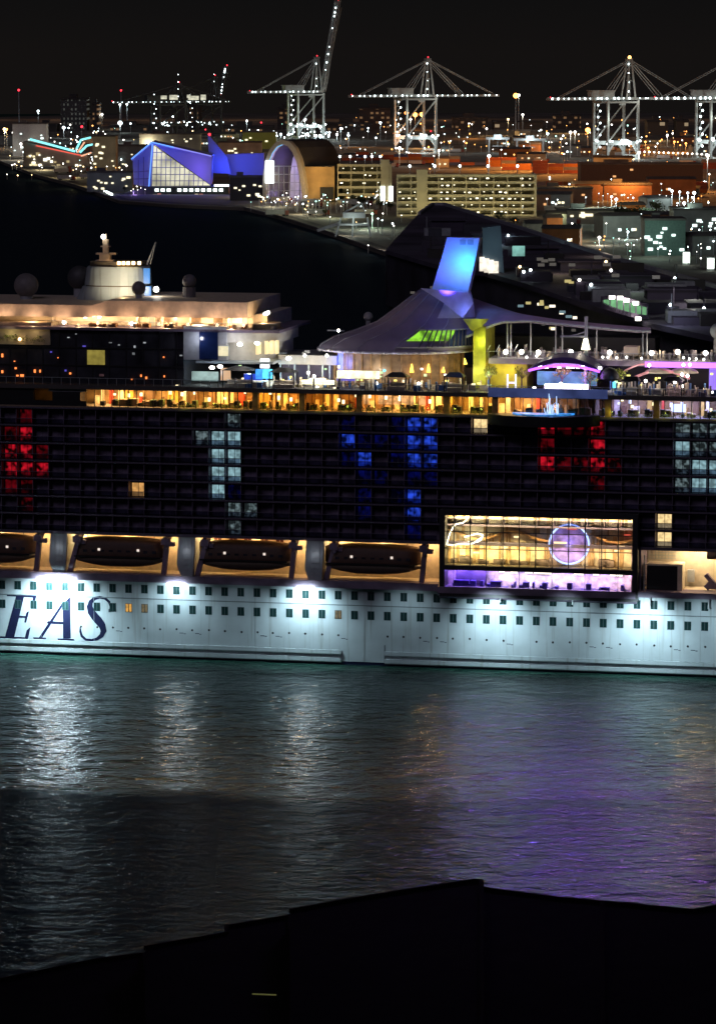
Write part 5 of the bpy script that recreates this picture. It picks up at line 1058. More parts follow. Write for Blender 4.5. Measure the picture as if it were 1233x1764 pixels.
t, wd, H_ = garage('smaller cream parking garage between the arched hall and the long garage', 582, 672, 286, 348, 5, 40, [(.82, .98)])
for px in (659, 673): q = at(px, 333, gpos(0, 348).y) - t.location; mb = MB(); mb.box(q.x - 1.5, q.x + 1.5, -1.2, -.7, q.z - 5, q.z + 5); mb.build('stair_window', em('stair_glow', (.9, 1, .9), 3), t)
garage('long cream parking garage with five lit floors', 684, 921, 304, 372, 6, 46, [(.14, .22)])
# parked cars on the roof of the long garage
# ---- far left quay cluster
def lamp_strip(parent, a_, b_, r_, m, name='light_strip'): mb = MB(); mb.bar(a_, b_, r_); return mb.build(name, m, parent)
pb3 = gpos(60, 285); Y3 = pb3.y
T3 = thing('quay_terminal', 'long low terminal with cyan and red light lines along its roof', 'terminal', (pb3.x, pb3.y, LZ))
def tp3(px, py, dy=0.): return at(px, py, Y3) - Vector((pb3.x, pb3.y, LZ)) + Vector((0, dy, 0))
tprism([(40, 243), (150, 268), (160, 312), (40, 286)], 0, 30, 'wall', mat('terminal_beige', (.3, .27, .22), .7, 0, .4, .05), T3, tp3)
lamp_strip(T3, tp3(52, 239, -2), tp3(130, 260, -2), 1.7, em('strip_cyan_l', (.25, .95, 1), 1.5)); lamp_strip(T3, tp3(62, 250, -2), tp3(145, 268, -2), 1.0, E['redstrip'])
for a_, b_ in (((132, 256), (140, 240)), ((140, 240), (157, 236)), ((138, 262), (150, 250)), ((150, 250), (160, 248))): lamp_strip(T3, tp3(*a_, -3), tp3(*b_, -3), 1.6, em('strip_cyan_l', (1, 1, 1), 1), 'sign_stroke')
for a_, b_ in (((134, 262), (146, 244)), ((140, 268), (158, 262))): lamp_strip(T3, tp3(*a_, -3.5), tp3(*b_, -3.5), 1.3, em('strip_orange', (1, .5, .3), 1.1), 'sign_stroke')
for i in range(44):
    x = random.uniform(44, 155); y = 262 + (x - 44) * .25 + random.uniform(-3, 22); q = tp3(x, min(y, 287 + (x - 44) * .2), -1); s_ = random.uniform(.4, 1.3); mb = MB(); mb.box(q.x - s_ * 1.3, q.x + s_ * 1.3, -.8, -.3, q.z - s_, q.z + s_); mb.build('window', random.choice((em('qt_warm', (1, .85, .5), 1.2), em('qt_cream', (1, .95, .75), 3), em('qt_dim', (.9, .7, .35), .5))), T3)
def simple_block(name, label, px0, px1, yt, yb, dep, m, wins=0, wm=None, roofh=1.0, group=None):
    t, wd = bld(name, label, 'building', px0, px1, yb, 0, dep, group=group); k = mpp(t.location.y); hh = (yb - yt) * k
    mb = MB(); mb.box(-wd / 2, wd / 2, 0, dep, 0, hh); mb.build('wall', m, t); mb = MB(); mb.box(-wd / 2 - .5, wd / 2 + .5, -.5, dep + .5, hh, hh + roofh); mb.box(-wd * .3, -wd * .1, dep * .3, dep * .6, hh + roofh, hh + roofh + 2.5); mb.build('roof', mat('roof_grey', (.12, .11, .1), .8, 0, .4, .1), t)
    for i in range(wins):
        x = random.uniform(-wd * .45, wd * .45); z = random.uniform(.15, .85) * hh; s_ = random.uniform(.5, 1.2); mb = MB(); mb.box(x - s_ * 1.2, x + s_ * 1.2, -.3, .0, z - s_ * .7, z + s_ * .7); mb.build('window', wm or E['warm'], t)
    return t, wd, hh
cw = mat('cream_wall', (.4, .36, .26), .7, 0, .3, .1); gw = mat('greygreen_wall', (.2, .21, .19), .7, 0, .3, .1); bw = mat('brick_wall', (.26, .13, .07), .8, 0, .4, .1)
wcr = em('w_cream', (1, .9, .6), 1.6); wco = em('w_cool', (.8, 1, .95), 2.2); wor = em('w_orange', (1, .5, .2), 1.0)
simple_block('quay_building', 'white floodlit block at the far left end of the quay', 22, 80, 214, 268, 25, mat('floodlit_white', (.6, .6, .58), .6), 6, wco)
simple_block('quay_building', 'tan tower block at the right end of the cyan striped terminal', 160, 200, 236, 300, 25, cw, 10, wcr)
simple_block('quay_building', 'low tan shed in front of the angular blue terminal left side', 150, 228, 298, 330, 20, gw, 12, wcr)
simple_block('quay_building', 'long grey shed behind the tan tower block', 200, 262, 252, 292, 30, gw, 6, wcr)
simple_block('quay_building', 'cream sheds with lit doors behind the blue link wall', 376, 450, 246, 282, 30, cw, 10, wcr)
simple_block('quay_building', 'long dim shed above the angular blue terminal roof', 240, 345, 232, 262, 30, gw, 8, wcr)
simple_block('quay_building', 'green roofed shed left of the arched hall roof', 418, 475, 228, 256, 25, mat('yellowgreen_wall', (.35, .4, .08), .7), 5, wcr)
simple_block('quay_building', 'low dark shed between blue link wall and arched hall', 396, 452, 306, 345, 20, M['roofd'], 9, wcr)
# right side buildings
simple_block('warehouse', 'rust coloured warehouse right of the long parking garage', 925, 1020, 325, 352, 35, bw, 3, wor)
simple_block('warehouse', 'rust coloured warehouse below the brightly lit crane', 1040, 1122, 318, 345, 35, bw, 1, wor)
simple_block('warehouse', 'long dark warehouse with orange lit roof under the bright crane', 1000, 1210, 284, 320, 40, mat('dark_brick', (.09, .06, .045), .8), 2, wor)
simple_block('warehouse', 'grey office block with rows of lamps at the right edge', 1160, 1290, 362, 402, 30, gw, 16, wco)
simple_block('warehouse', 'green tinted office block above the dark terminal roof on the right', 1110, 1180, 380, 440, 25, mat('teal_wall', (.12, .2, .17), .7), 12, wco)
simple_block('warehouse', 'low brown depot right of the four bright teal doors', 960, 1080, 362, 385, 25, cw, 8, wcr)
# four bright doors
for i, px in enumerate((918, 937, 948, 958)):
    q = gpos(px, 396); k = mpp(q.y); mb = MB(); mb.box(-4 * k, 4 * k, 0, .6, 0, 15 * k, 0); mb.box(-5 * k, 5 * k, .6, 3, 0, 17 * k, 1); o = mb.build('light_kiosk', [em('teal_door', (.65, 1, .95), 2.2), M['steel']], None); o.location = q
    tag(o, 'bright teal white door lit in a row below the long garage right end', 'kiosk', 'bright kiosks below the garage')
for i, (px, py) in enumerate(((1182, 456), (1224, 466))):
    q = gpos(px, py); k = mpp(q.y); mb = MB(); mb.box(-5.5 * k, 5.5 * k, 0, .6, 1, 21 * k, 0); mb.box(-6.5 * k, 6.5 * k, .6, 3, 0, 23 * k, 1); o = mb.build('light_kiosk', [em('green_door', (.85, 1, .85), 4), M['steel']], None); o.location = q
    tag(o, ('bright white panel on the quay above the dark terminal', 'bright white panel at the right edge above the dark terminal')[i], 'kiosk')
# ---- dark terminal building on the near pier (right)
pb4 = Vector((at(900, 430, 1650).x, 1650, 0))
T4 = thing('pier_terminal', 'large dark pier terminal with sweeping roof and glowing green glass corner', 'terminal', (pb4.x, pb4.y, LZ))
def P4(px, py, z): q = G(px, py, z); return Vector((q.x - pb4.x, q.y - pb4.y, q.z - LZ))
dkt = mat('terminal_dark', (.09, .075, .11), .8, 0, .6, .03)
back = [(722, 366), (745, 350), (765, 350), (835, 372), (900, 392), (1000, 425), (1090, 452), (1233, 492), (1330, 520)]; front = [(1330, 600), (1233, 580), (1120, 556), (1000, 520), (905, 488), (835, 468), (760, 458), (664, 430)]
mb = MB(); zr = 24; mb.prism([P4(x, y, zr) for x, y in back + front], (0, 0, -1.6)); mb.build('roof', dkt, T4)
mb = MB(); mb.prism([P4(x, y + 6, zr - 1.7) for x, y in back + front[1:]], (0, 0, -(zr - LZ) + 1.7)); mb.build('wall', mat('terminal_wall_dark', (.06, .055, .075), .6, 0, .6, .05), T4)
mb = MB()
for (xa, ya), (xb, yb_) in zip(back, back[1:]): mb.bar(P4(xa, ya + 1, zr + .6), P4(xb, yb_ + 1, zr + .6), 1.4)
mb.build('roof_parapet', M['grey'], T4)
# roof monitors
for i in range(7):
    x = 740 + i * 75; y = 392 + i * 25; mb = MB(); a_ = P4(x, y, zr); mb.box(a_.x, a_.x + 16, a_.y, a_.y + 14, a_.z, a_.z + 3.2); mb.box(a_.x - 1, a_.x + 17, a_.y - 1, a_.y + 15, a_.z + 3.2, a_.z + 3.6); mb.build('roof_monitor', dkt, T4)
rngt = random.Random(3)
for i in range(46):
    f = rngt.random(); x = 720 + 500 * f; y = 372 + (x - 720) * .27 + rngt.uniform(8, 70); a_ = P4(x, y, zr); w1, d1, h1 = rngt.uniform(3, 16), rngt.uniform(3, 14), rngt.uniform(1, 4.5)
    mb = MB(); mb.box(a_.x, a_.x + w1, a_.y, a_.y + d1, a_.z, a_.z + h1)
    if i % 3 == 0: mb.tube((a_.x + 1, a_.y, a_.z + h1), (a_.x + 1, a_.y, a_.z + h1 + 5), .2)
    mb.build('roof_plant', rngt.choice((dkt, M['grey'], M['asph'], mat('terminal_wall_dark', (0, 0, 0)))), T4)
    if i % 4 == 0: mb = MB(); mb.ball((a_.x + 1, a_.y - .5, a_.z + h1 + .6), .5, 6, 4); mb.build('lamp', rngt.choice((E['white'], E['warm'], E['cool'])), T4)
for px, py, e, c_ in ((870, 420, 700, (.6, .9, 1)), (960, 470, 600, (1, .8, .5)), (1090, 500, 900, (.8, 1, .8)), (1190, 530, 1400, (.9, .9, .8)), (1040, 440, 600, (1, .8, .6)), (1140, 560, 800, (.7, .8, 1))): light('POINT', 'roof_light', G(px, py, zr) + Vector((0, -6, 7)), e * 2.5, c_, .6)
def P4b(px, py, Y): q = at(px, py, Y); return Vector((q.x - pb4.x, q.y - pb4.y, q.z - LZ))
# near left end face with pale teal wall and lit windows
mb = MB(); Yq = G(835, 468, zr).y - 6
mb.prism([P4b(x, y, Yq) for x, y in ((831, 392), (862, 388), (868, 470), (831, 462))], (0, 8, 0)); mb.build('end_wall', mat('teal_end', (.14, .2, .26), .5, 0, .3, .05), T4)
light('POINT', 'facade_light', Vector((at(846, 420, Yq).x, Yq - 14, at(846, 425, Yq).z)), 900, (.5, .9, 1), 1)
for i in range(4): mb = MB(); q = P4b(830 + i * 8, 455 + i * 2.5, Yq - 1); mb.box(q.x - .9, q.x + .9, q.y, q.y + .5, q.z - 2.4, q.z + 2.6); mb.build('window', em('end_window', (1, .9, .75), 1.6, noise=.5, nscale=.5), T4)
mb = MB(); q = P4b(893, 432, Yq - 1); mb.box(q.x - 2.2, q.x + 2.2, q.y, q.y + .5, q.z - 1.8, q.z + 1.8); mb.build('window', em('teal_win', (.35, .8, .7), .7, noise=.5, nscale=.3), T4)
# curved green glass corner
Yg = G(1075, 548, zr).y - 5; mb = MB(); gp = []
for i in range(15):
    s_ = i / 14; x = 1038 + 76 * s_; yt_ = 516 - 4 * math.sin(math.pi * min(1, s_ * 1.3)) + 13 * s_ ** 2.2; yb_ = 524 + 22 * s_ ** .8; gp.append((P4b(x, yt_, Yg) + Vector((0, -7 * math.sin(math.pi * s_), 0)), P4b(x, yb_, Yg) + Vector((0, -7 * math.sin(math.pi * s_), 0))))
for a_, b_ in zip(gp, gp[1:]): mb.add([a_[0], b_[0], b_[1], a_[1]], [(0, 1, 2, 3)])
mb.build('glass_corner', em('corner_green', (.3, .75, .35), .75, noise=.75, nscale=.18, lo=.35, hi=.62), T4)
mb = MB()
for a_, b_ in gp[::2]: mb.bar(a_ + Vector((0, -.6, 0)), b_ + Vector((0, -.6, 0)), .35)
for (a_, b_), (c_, d_) in zip(gp, gp[1:]): mb.bar(a_ + Vector((0, -.6, .5)), c_ + Vector((0, -.6, .5)), 1.0); mb.bar(b_ + Vector((0, -.6, 0)), d_ + Vector((0, -.6, 0)), 1.2)
mb.build('corner_frame', M['dark'], T4)
for px, py in ((1054, 512), (1068, 513), (1079, 517), (1095, 522), (1099, 549)): mb = MB(); q = P4b(px, py, Yg - 9); mb.box(q.x - .8, q.x + .8, q.y, q.y + .6, q.z - .5, q.z + .5); mb.build('lamp', E['white'], T4)
for px, py, m in ((985, 487, 'y'), (978, 484, 'y'), (993, 490, 'y'), (1030, 443, 'd'), (1062, 442, 'd'), (930, 446, 'd'), (938, 449, 'd'), (950, 447, 'd'), (932, 456, 'd'), (952, 455, 'd'), (1045, 455, 'd'), (1130, 477, 'd'), (985, 456, 'd'), (1060, 474, 'd')):
    mb = MB(); q = P4b(px, py, Yq - 60 if px < 1000 else Yg); mb.box(q.x - 1.1, q.x + 1.1, q.y, q.y + .5, q.z - .5, q.z + .5); mb.build('window', em('pt_y', (.9, .75, .3), .6) if m == 'y' else em('pt_d', (.5, .45, .4), .18), T4)
for i in range(34):
    px = rngt.uniform(700, 1000); yf = 452 + (px - 700) * .22 + rngt.uniform(14, 60); Yf = G(px, 452 + (px - 700) * .22 + 10, zr).y - 4; mb = MB(); q = P4b(px, yf, Yf); mb.box(q.x - rngt.uniform(.4, 1.3), q.x + .7, q.y, q.y + .5, q.z - .4, q.z + .4); mb.build('window', rngt.choice((em('pt_y', (.9, .75, .3), .6), em('pt_d', (.5, .45, .4), .18), em('pt_c', (.5, .8, .9), .3), em('pt_w', (1, .9, .7), 1.5))), T4)
# scaffolding-like structures at right
pq = G(1190, 600, LZ); Yp = G(1190, 560, 14).y
for i, px in enumerate((1148, 1165, 1182, 1196, 1212, 1226)):
    q = at(px, 575, Yp); mb = MB(); hh = random.uniform(8, 18); mb.tube((0, 0, -q.z), (0, 0, hh * .7), .3); mb.bar((0, 0, hh * .2), (4, 1, hh * .6), .3); mb.box(-1, 1.2, -.6, .6, hh * .55, hh * .6); o = mb.build('pier_mast', M['steel']); o.location = (q.x, q.y, q.z)
    tag(o, 'thin grey mast among the dim masts behind the right end of the ship', 'mast', 'pier masts behind the ship')
light('POINT', 'pier_light', at(1170, 565, Yp - 30), 1200, (1, .7, .45), 1)

# ---- container stacks
cmats = [mat('cont_rust', (.35, .08, .03), .6), mat('cont_orange', (.5, .16, .02), .6), mat('cont_grey', (.22, .2, .18), .6), mat('cont_blue', (.03, .06, .2), .6), mat('cont_white', (.45, .42, .36), .6)]
cn = ['rust red', 'orange', 'grey', 'blue', 'off-white']
cme = []
for m in cmats:
    mb = MB(); mb.box(-6.1, 6.1, -1.2, 1.2, 0, 2.6)
    for i in range(24): x = -5.9 + i * .5; mb.box(x, x + .25, -1.27, -1.2, .2, 2.4)
    mb.box(-6.2, -6.0, -1.3, 1.3, 0, 2.65); mb.box(6.0, 6.2, -1.3, 1.3, 0, 2.65); cme.append(mb.mesh('shipping_container', m))
cnt = 0
for (x0_, x1_, yb, mh) in ((850, 935, 292, 4), (930, 1000, 298, 5), (780, 850, 284, 4), (690, 780, 280, 3), (1115, 1230, 296, 4), (1140, 1230, 332, 3), (925, 990, 318, 3), (600, 680, 276, 3)):
    base = gpos(x0_, yb); px = x0_
    while px < x1_:
        for lv in range(random.randint(1, mh)):
            ci = random.choices(range(5), (5, 4, 3, 1, 1))[0]; o = bpy.data.objects.new('shipping_container', cme[ci]); C.objects.link(o); q = gpos(px, yb); o.location = (q.x, q.y + random.uniform(-.3, .3), q.z + lv * 2.7)
            tag(o, cn[ci] + ' container in the stacked yard behind the garages', 'container', 'stacked %s containers' % cn[ci]); cnt += 1
        px += 13 / mpp(base.y)
# sodium yard lights
for px, py, z, e, c_ in ((705, 262, 22, 5000, SOD), (870, 290, 25, 30000, SOD), (955, 295, 20, 36000, SOD), (1060, 300, 22, 26000, SOD), (1080, 345, 20, 12000, SOD), (1180, 330, 20, 16000, SOD), (1030, 285, 6, 9000, SOD), (1150, 262, 20, 14000, SOD), (975, 350, 15, 8000, (1, .6, .2)), (1010, 375, 12, 6000, (1, .7, .3)), (960, 392, 8, 3500, (.9, .9, .5)), (1150, 430, 12, 5000, (.6, 1, .8)), (1210, 420, 12, 5000, (.6, 1, .85)), (1180, 400, 15, 3000, (.7, 1, .9)), (1100, 420, 10, 2500, (.8, 1, .8))):
    light('POINT', 'yard_light', gpos(px, py) + Vector((0, -8, z)), e * (6 if c_ is SOD else 1), c_, 1)
# quay lights
for px, py, z, e, c_ in ((40, 275, 14, 9000, (1, .95, .8)), (75, 292, 8, 6000, (1, .85, .5)), (120, 305, 8, 6000, (1, .8, .4)), (170, 320, 8, 5000, (1, .75, .35)), (60, 245, 14, 7000, COOL), (410, 338, 10, 2500, (1, .8, .5)), (470, 355, 8, 3500, (.9, .85, .6)), (520, 368, 8, 3000, (1, .9, .6)), (570, 375, 10, 3500, (.8, .9, .6)), (630, 395, 12, 5000, (.8, .95, .8)), (600, 405, 6, 2000, (1, .9, .7)), (690, 430, 8, 1800, (1, .9, .8)), (400, 262, 14, 5000, (1, .8, .4)), (445, 240, 12, 6000, (.85, .95, .2)), (255, 262, 10, 5000, (1, .8, .5)), (180, 255, 16, 6000, (1, .8, .45)), (545, 240, 12, 5000, COOL)):
    light('POINT', 'quay_light', gpos(px, py) + Vector((0, -6, z)), e * 3.2, c_, 1)

for i in range(16): light('POINT', 'yard_light', gpos(random.uniform(600, 1230), random.uniform(228, 262)) + Vector((0, -8, 16)), random.uniform(12000, 36000), random.choice((SOD, SOD, (1, .6, .25), (1, .85, .65))), 1)
for i in range(6): light('POINT', 'quay_light', gpos(random.uniform(10, 440), random.uniform(236, 262)) + Vector((0, -8, 16)), random.uniform(9000, 20000), random.choice(((1, .75, .4), (.8, .95, 1))), 1)
# ---- RTG cranes
def rtg(label, px0, px1, py, hpx):
    a_, b_ = gpos(px0, py), gpos(px1, py); k = mpp(a_.y); wd = b_.x - a_.x; hh = hpx * k; t = thing('gantry_crane', label, 'gantry crane', ((a_.x + b_.x) / 2, a_.y, LZ))
    for x in (-wd / 2, wd / 2):
        for y in (-5, 5): mb = MB(); mb.bar((x, y, 1), (x, y, hh), 1.4); mb.box(x - .8, x + .8, y - 1.6, y + 1.6, 0, 1.2); mb.build('leg', M['gal'], t)
    mb = MB(); mb.box(-wd / 2 - 3, wd / 2 + 3, -5, -3, hh, hh + 2.2); mb.box(-wd / 2 - 3, wd / 2 + 3, 3, 5, hh, hh + 2.2); mb.build('girder', M['gal'], t)
    mb = MB(); mb.box(-4, 4, -4, 4, hh + 2.2, hh + 5); mb.bar((0, 0, hh - 6), (0, 0, hh), .5); mb.box(-5, 5, -1, 1, hh - 7, hh - 6); mb.build('trolley', M['steel'], t)
    light('POINT', 'crane_light', t.location + Vector((0, -14, hh + 4)), 8000, COOL, 1)
rtg('white rubber-tyred gantry over dark stacks right of the lowered-boom crane', 842, 872, 262, 22); rtg('white rubber-tyred gantry whose beam ends near a red beacon', 890, 935, 264, 22)
# white boarding bridge tower at the water below the smaller garage
q = gpos(616, 407); t = thing('boarding_bridge', 'white gangway tower standing on the quay edge below the smaller garage', 'boarding bridge', q)
k = mpp(q.y)
for x in (-12, -3, 7): 
    for y in (0, 8): mb = MB(); mb.bar((x, y, 0), (x * .75, y, 10), .9); mb.build('leg', M['gal'], t)
mb = MB(); mb.box(-10, 6, -1, 9, 6, 7); mb.box(-8, 4, 0, 8, 10, 13); mb.bar((-10, 4, 7), (-22, 4, 3), 1.6); mb.bar((-7, 4, 13), (2, 4, 18), .8); mb.bar((4, 4, 13), (2, 4, 18), .8); mb.build('cabin', M['gal'], t)
light('POINT', 'bridge_light', q + Vector((-3, -10, 9)), 1600, (.85, 1, .9), .6)

# ---- street lamps and high masts
def lamp_post(name, m, hgt, r):
    t = bpy.data.objects.new(name, None); C.objects.link(t)
    mb = MB(); mb.tube((0, 0, 0), (0, 0, hgt), hgt * .016 + .12, 6, hgt * .008 + .08); mb.build('pole', M['gal'], t)
    mb = MB(); mb.bar((-r * .9, .1, hgt), (r * .9, .1, hgt), .3); mb.ball((0, 0, hgt), r, 8, 5, (1.05, 1, 1)); mb.build('lamp_head', m, t); return t
protos = {}
def lamp(px, py_head, hpx, m='cool', r=.9, name='high_mast'):
    r0 = r; lit_ = r >= 1.2 and m != 'red'
    yb = py_head + hpx; q = gpos(px, yb); k = mpp(q.y); hgt = hpx * k; r = r * 1.35 * k; key = (m, round(hgt / 4), round(r, 1) if r > .5 else round(r, 2)); lab = {'cool': 'tall lamp mast with cool white head', 'white': 'lamp post with warm white head', 'warm': 'lamp post with yellow head', 'sod': 'lamp post with orange sodium head', 'green': 'lamp post with greenish head', 'red': 'thin mast with a red beacon'}[m] + ' in the port area'
    if hgt < 9 or r0 < .75: name = 'street_lamp'
    key += (name,)
    if key not in protos: protos[key] = lamp_post(name, E[m], round(hgt / 4) * 4 or 3, r); t = protos[key]
    else: t = dup(protos[key])
    if lit_: light('POINT', 'mast_light', q + Vector((0, -2.5, hgt - 1)), 2600 * min(3, r0), {'cool': (.8, .97, 1), 'white': (1, .92, .75), 'warm': (1, .75, .35), 'sod': (1, .38, .08), 'green': (.6, 1, .7), 'red': (1, .05, .05)}[m], .6)
    t.location = q; tag(t, lab, 'lamp post', '%s lamp posts of the port' % m)
for px, py, h_, m, r in ((66, 192, 24, 'cool', 1.3), (176, 197, 26, 'white', 1.2), (171, 192, 22, 'sod', 1.3), (298, 203, 25, 'cool', 1), (318, 212, 20, 'cool', 1.2), (425, 208, 22, 'cool', 1.2), (525, 206, 28, 'cool', 1.8), (655, 211, 30, 'cool', 1.4), (587, 222, 24, 'cool', 1.4), (600, 232, 20, 'cool', 1.4), (688, 256, 30, 'white', 1.8), (756, 263, 28, 'white', 1.4), (774, 248, 36, 'sod', 1.0), (842, 272, 30, 'white', 2.0), (838, 224, 22, 'white', 1.1), (966, 237, 22, 'white', 1.1), (982, 231, 40, 'white', 1.6), (990, 229, 24, 'white', 1.6), (943, 228, 14, 'cool', 1.4), (1100, 266, 40, 'white', 1.8), (1149, 234, 18, 'white', 1.3), (1218, 272, 40, 'white', 1.9), (742, 224, 20, 'red', .9), (700, 194, 26, 'sod', 2.4), (715, 200, 24, 'sod', 2.8), (726, 199, 24, 'sod', 2.4), (707, 207, 20, 'white', 1.4), (888, 163, 60, 'sod', 3.2), (893, 164, 58, 'white', 1.6), (900, 200, 24, 'white', 1.3), (875, 207, 20, 'warm', 1.3), (1012, 227, 30, 'sod', 3.0), (33, 155, 60, 'red', 1.4), (209, 156, 60, 'red', 1.2), (381, 162, 60, 'red', 1.1), (207, 214, 14, 'cool', 2.6), (141, 219, 16, 'red', 1.5), (110, 221, 16, 'cool', 1.8), (225, 215, 14, 'cool', 1.0), (219, 181, 40, 'cool', 1.2), (207, 182, 40, 'cool', 1.2), (450, 213, 14, 'red', 1), (354, 220, 14, 'red', .9),
                       (38, 216, 40, 'white', 2.0), (48, 216, 38, 'white', 2.0), (63, 219, 36, 'cool', 2.6), (24, 218, 40, 'white', 1.4), (38, 231, 30, 'white', 1.6), (8, 225, 30, 'warm', 1.8), (12, 225, 30, 'sod', 1.2), (36, 249, 20, 'white', 1.4), (47, 240, 20, 'white', 1.0),
                       (1053, 342, 18, 'white', 1.4), (1061, 343, 22, 'cool', 1.8), (1061, 362, 22, 'white', 2.0), (942, 346, 18, 'white', .9), (979, 364, 12, 'white', .9), (985, 364, 12, 'white', .9), (993, 363, 12, 'white', .9), (1021, 369, 12, 'white', .9), (1034, 369, 12, 'white', .7), (1081, 396, 16, 'cool', 1.4), (1136, 393, 20, 'cool', .9), (1118, 403, 18, 'green', .9), (1163, 395, 20, 'cool', 1.2), (1168, 394, 20, 'cool', 1.2), (1180, 402, 18, 'cool', 1), (1157, 331, 30, 'cool', 1.4), (1170, 333, 30, 'cool', 1.3), (1184, 335, 30, 'cool', 1.3), (1178, 346, 26, 'cool', 1.8), (1195, 337, 28, 'cool', 2.0), (1223, 402, 20, 'cool', .9), (1129, 425, 14, 'green', 1.3), (1133, 430, 12, 'cool', 1), (1143, 424, 12, 'cool', .7), (1156, 424, 12, 'cool', 1), (1154, 434, 12, 'cool', 1), (1032, 408, 14, 'white', 1.8), (1066, 412, 12, 'white', .6),
                       (752, 406, 22, 'white', 1.3), (715, 424, 16, 'white', 1.5), (676, 384, 26, 'cool', 1.1), (641, 374, 18, 'green', 1.4), (651, 379, 22, 'cool', .8), (658, 382, 22, 'cool', .8), (668, 438, 8, 'white', .6), (634, 428, 8, 'white', .6), (873, 470, 10, 'white', .9), (864, 427, 20, 'warm', .6), (888, 468, 10, 'sod', .5), (1221, 298, 30, 'white', 1.0)): lamp(px, py, h_, m, r)
# rows of small quay lamps
rowpts = [(1110 + i * 8.2, 262 + i * .35) for i in range(14)]
for px, py in rowpts: lamp(px, py, 6, 'white', .9)
for i in range(34): lamp(random.uniform(470, 600), random.uniform(228, 238), 10, 'cool', random.choice((.6, 1, 1.3)))
for i in range(26): lamp(random.uniform(600, 1000), random.uniform(232, 268), 12, random.choice(('cool', 'white', 'sod', 'white')), random.choice((.5, .7, 1)))
for i in range(46): lamp(random.uniform(10, 240), random.uniform(262, 312), 10, random.choice(('white', 'warm', 'white')), random.choice((.5, .8)))
for i in range(10): lamp(random.uniform(1110, 1233), random.uniform(240, 258), 12, random.choice(('sod', 'sod', 'white')), random.choice((.8, 1.2)))
for i in range(14): 
    x = random.uniform(430, 620); lamp(x, 345 + max(0, (x - 460)) * .28 + random.uniform(-8, 4), 8, random.choice(('white', 'warm', 'green')), random.choice((.5, .7)))
for i in range(12): lamp(random.uniform(225, 260), random.uniform(312, 332), 6, 'white', .4)
for x, y, x2, y2 in ((157, 321, 180, 330), (183, 331, 193, 336)):
    a_, b_ = gpos(x, y), gpos(x2, y2); mb = MB(); mb.bar(Vector((0, 0, .6)), b_ - a_ + Vector((0, 0, .6)), 1.3); o = mb.build('quay_light_strip', em('quay_strip', (1, 1, 1), 1)); o.location = a_; tag(o, 'slanting white light strip on the quay edge left of the blue terminal' if x < 170 else 'short white light strip at the quay corner', 'light strip')
for i in range(110): lamp(random.uniform(600, 1233), random.choice((random.uniform(205, 245), random.uniform(245, 290), random.uniform(320, 400))), 10, random.choice(('sod', 'white', 'sod', 'cool', 'warm')), random.choice((.35, .5, .7)))
for i in range(50): lamp(random.uniform(1060, 1233), random.uniform(330, 455), 12, random.choice(('cool', 'green', 'white')), random.choice((.4, .6, .9)))
for i in range(40): lamp(random.uniform(10, 600), random.uniform(222, 262), 9, random.choice(('white', 'warm', 'cool')), random.choice((.35, .5, .8)))
for i in range(9): light('POINT', 'far_ground_fill', gpos(-50 + i * 160, 206) + Vector((0, 0, 55)), 26000, (1, .55, .3), 3)  # unseen lamps added to lift the dark far ground
for i in range(12): light('POINT', 'yard_light', gpos(random.uniform(930, 1230), random.uniform(300, 450)) + Vector((0, -8, 14)), random.uniform(3000, 9000), random.choice(((1, .7, .35), (.7, 1, .85), (1, .45, .12))), 1)
rz_ = random.Random(5); bml = MB(); 
for i in range(420):
    px, py = rz_.choice(((rz_.uniform(600, 1233), rz_.uniform(218, 275)), (rz_.uniform(600, 1233), rz_.uniform(205, 300)), (rz_.uniform(925, 1233), rz_.uniform(320, 455)), (rz_.uniform(5, 600), rz_.uniform(222, 262)), (rz_.uniform(5, 230), rz_.uniform(262, 315)), (rz_.uniform(430, 680), rz_.uniform(352, 372))))
    if 670 < px < 930 and py > 290: continue
    if px < 260 and py > 268 + px * .22: continue
    q = gpos(px, py); k = mpp(q.y); hh = rz_.uniform(5, 9) ; rr = k * rz_.choice((.5, .7, .9, 1.3)); mi = rz_.choices(range(4), (5, 4, 3, 2) if px < 640 or py > 320 else (4, 3, 1, 6))[0]
    bml.tube((q.x, q.y, LZ), (q.x, q.y, LZ + hh), .15, 4, m=4); bml.ball((q.x, q.y - .2, LZ + hh), rr, 6, 4, m=mi)
tag(bml.build('street_lamps', [E['cool'], E['white'], em('lamp_teal', (.5, 1, .85), 4), em('lamp_amber', (1, .42, .1), 5), M['gal']]), kind='stuff')
rs = random.Random(11)
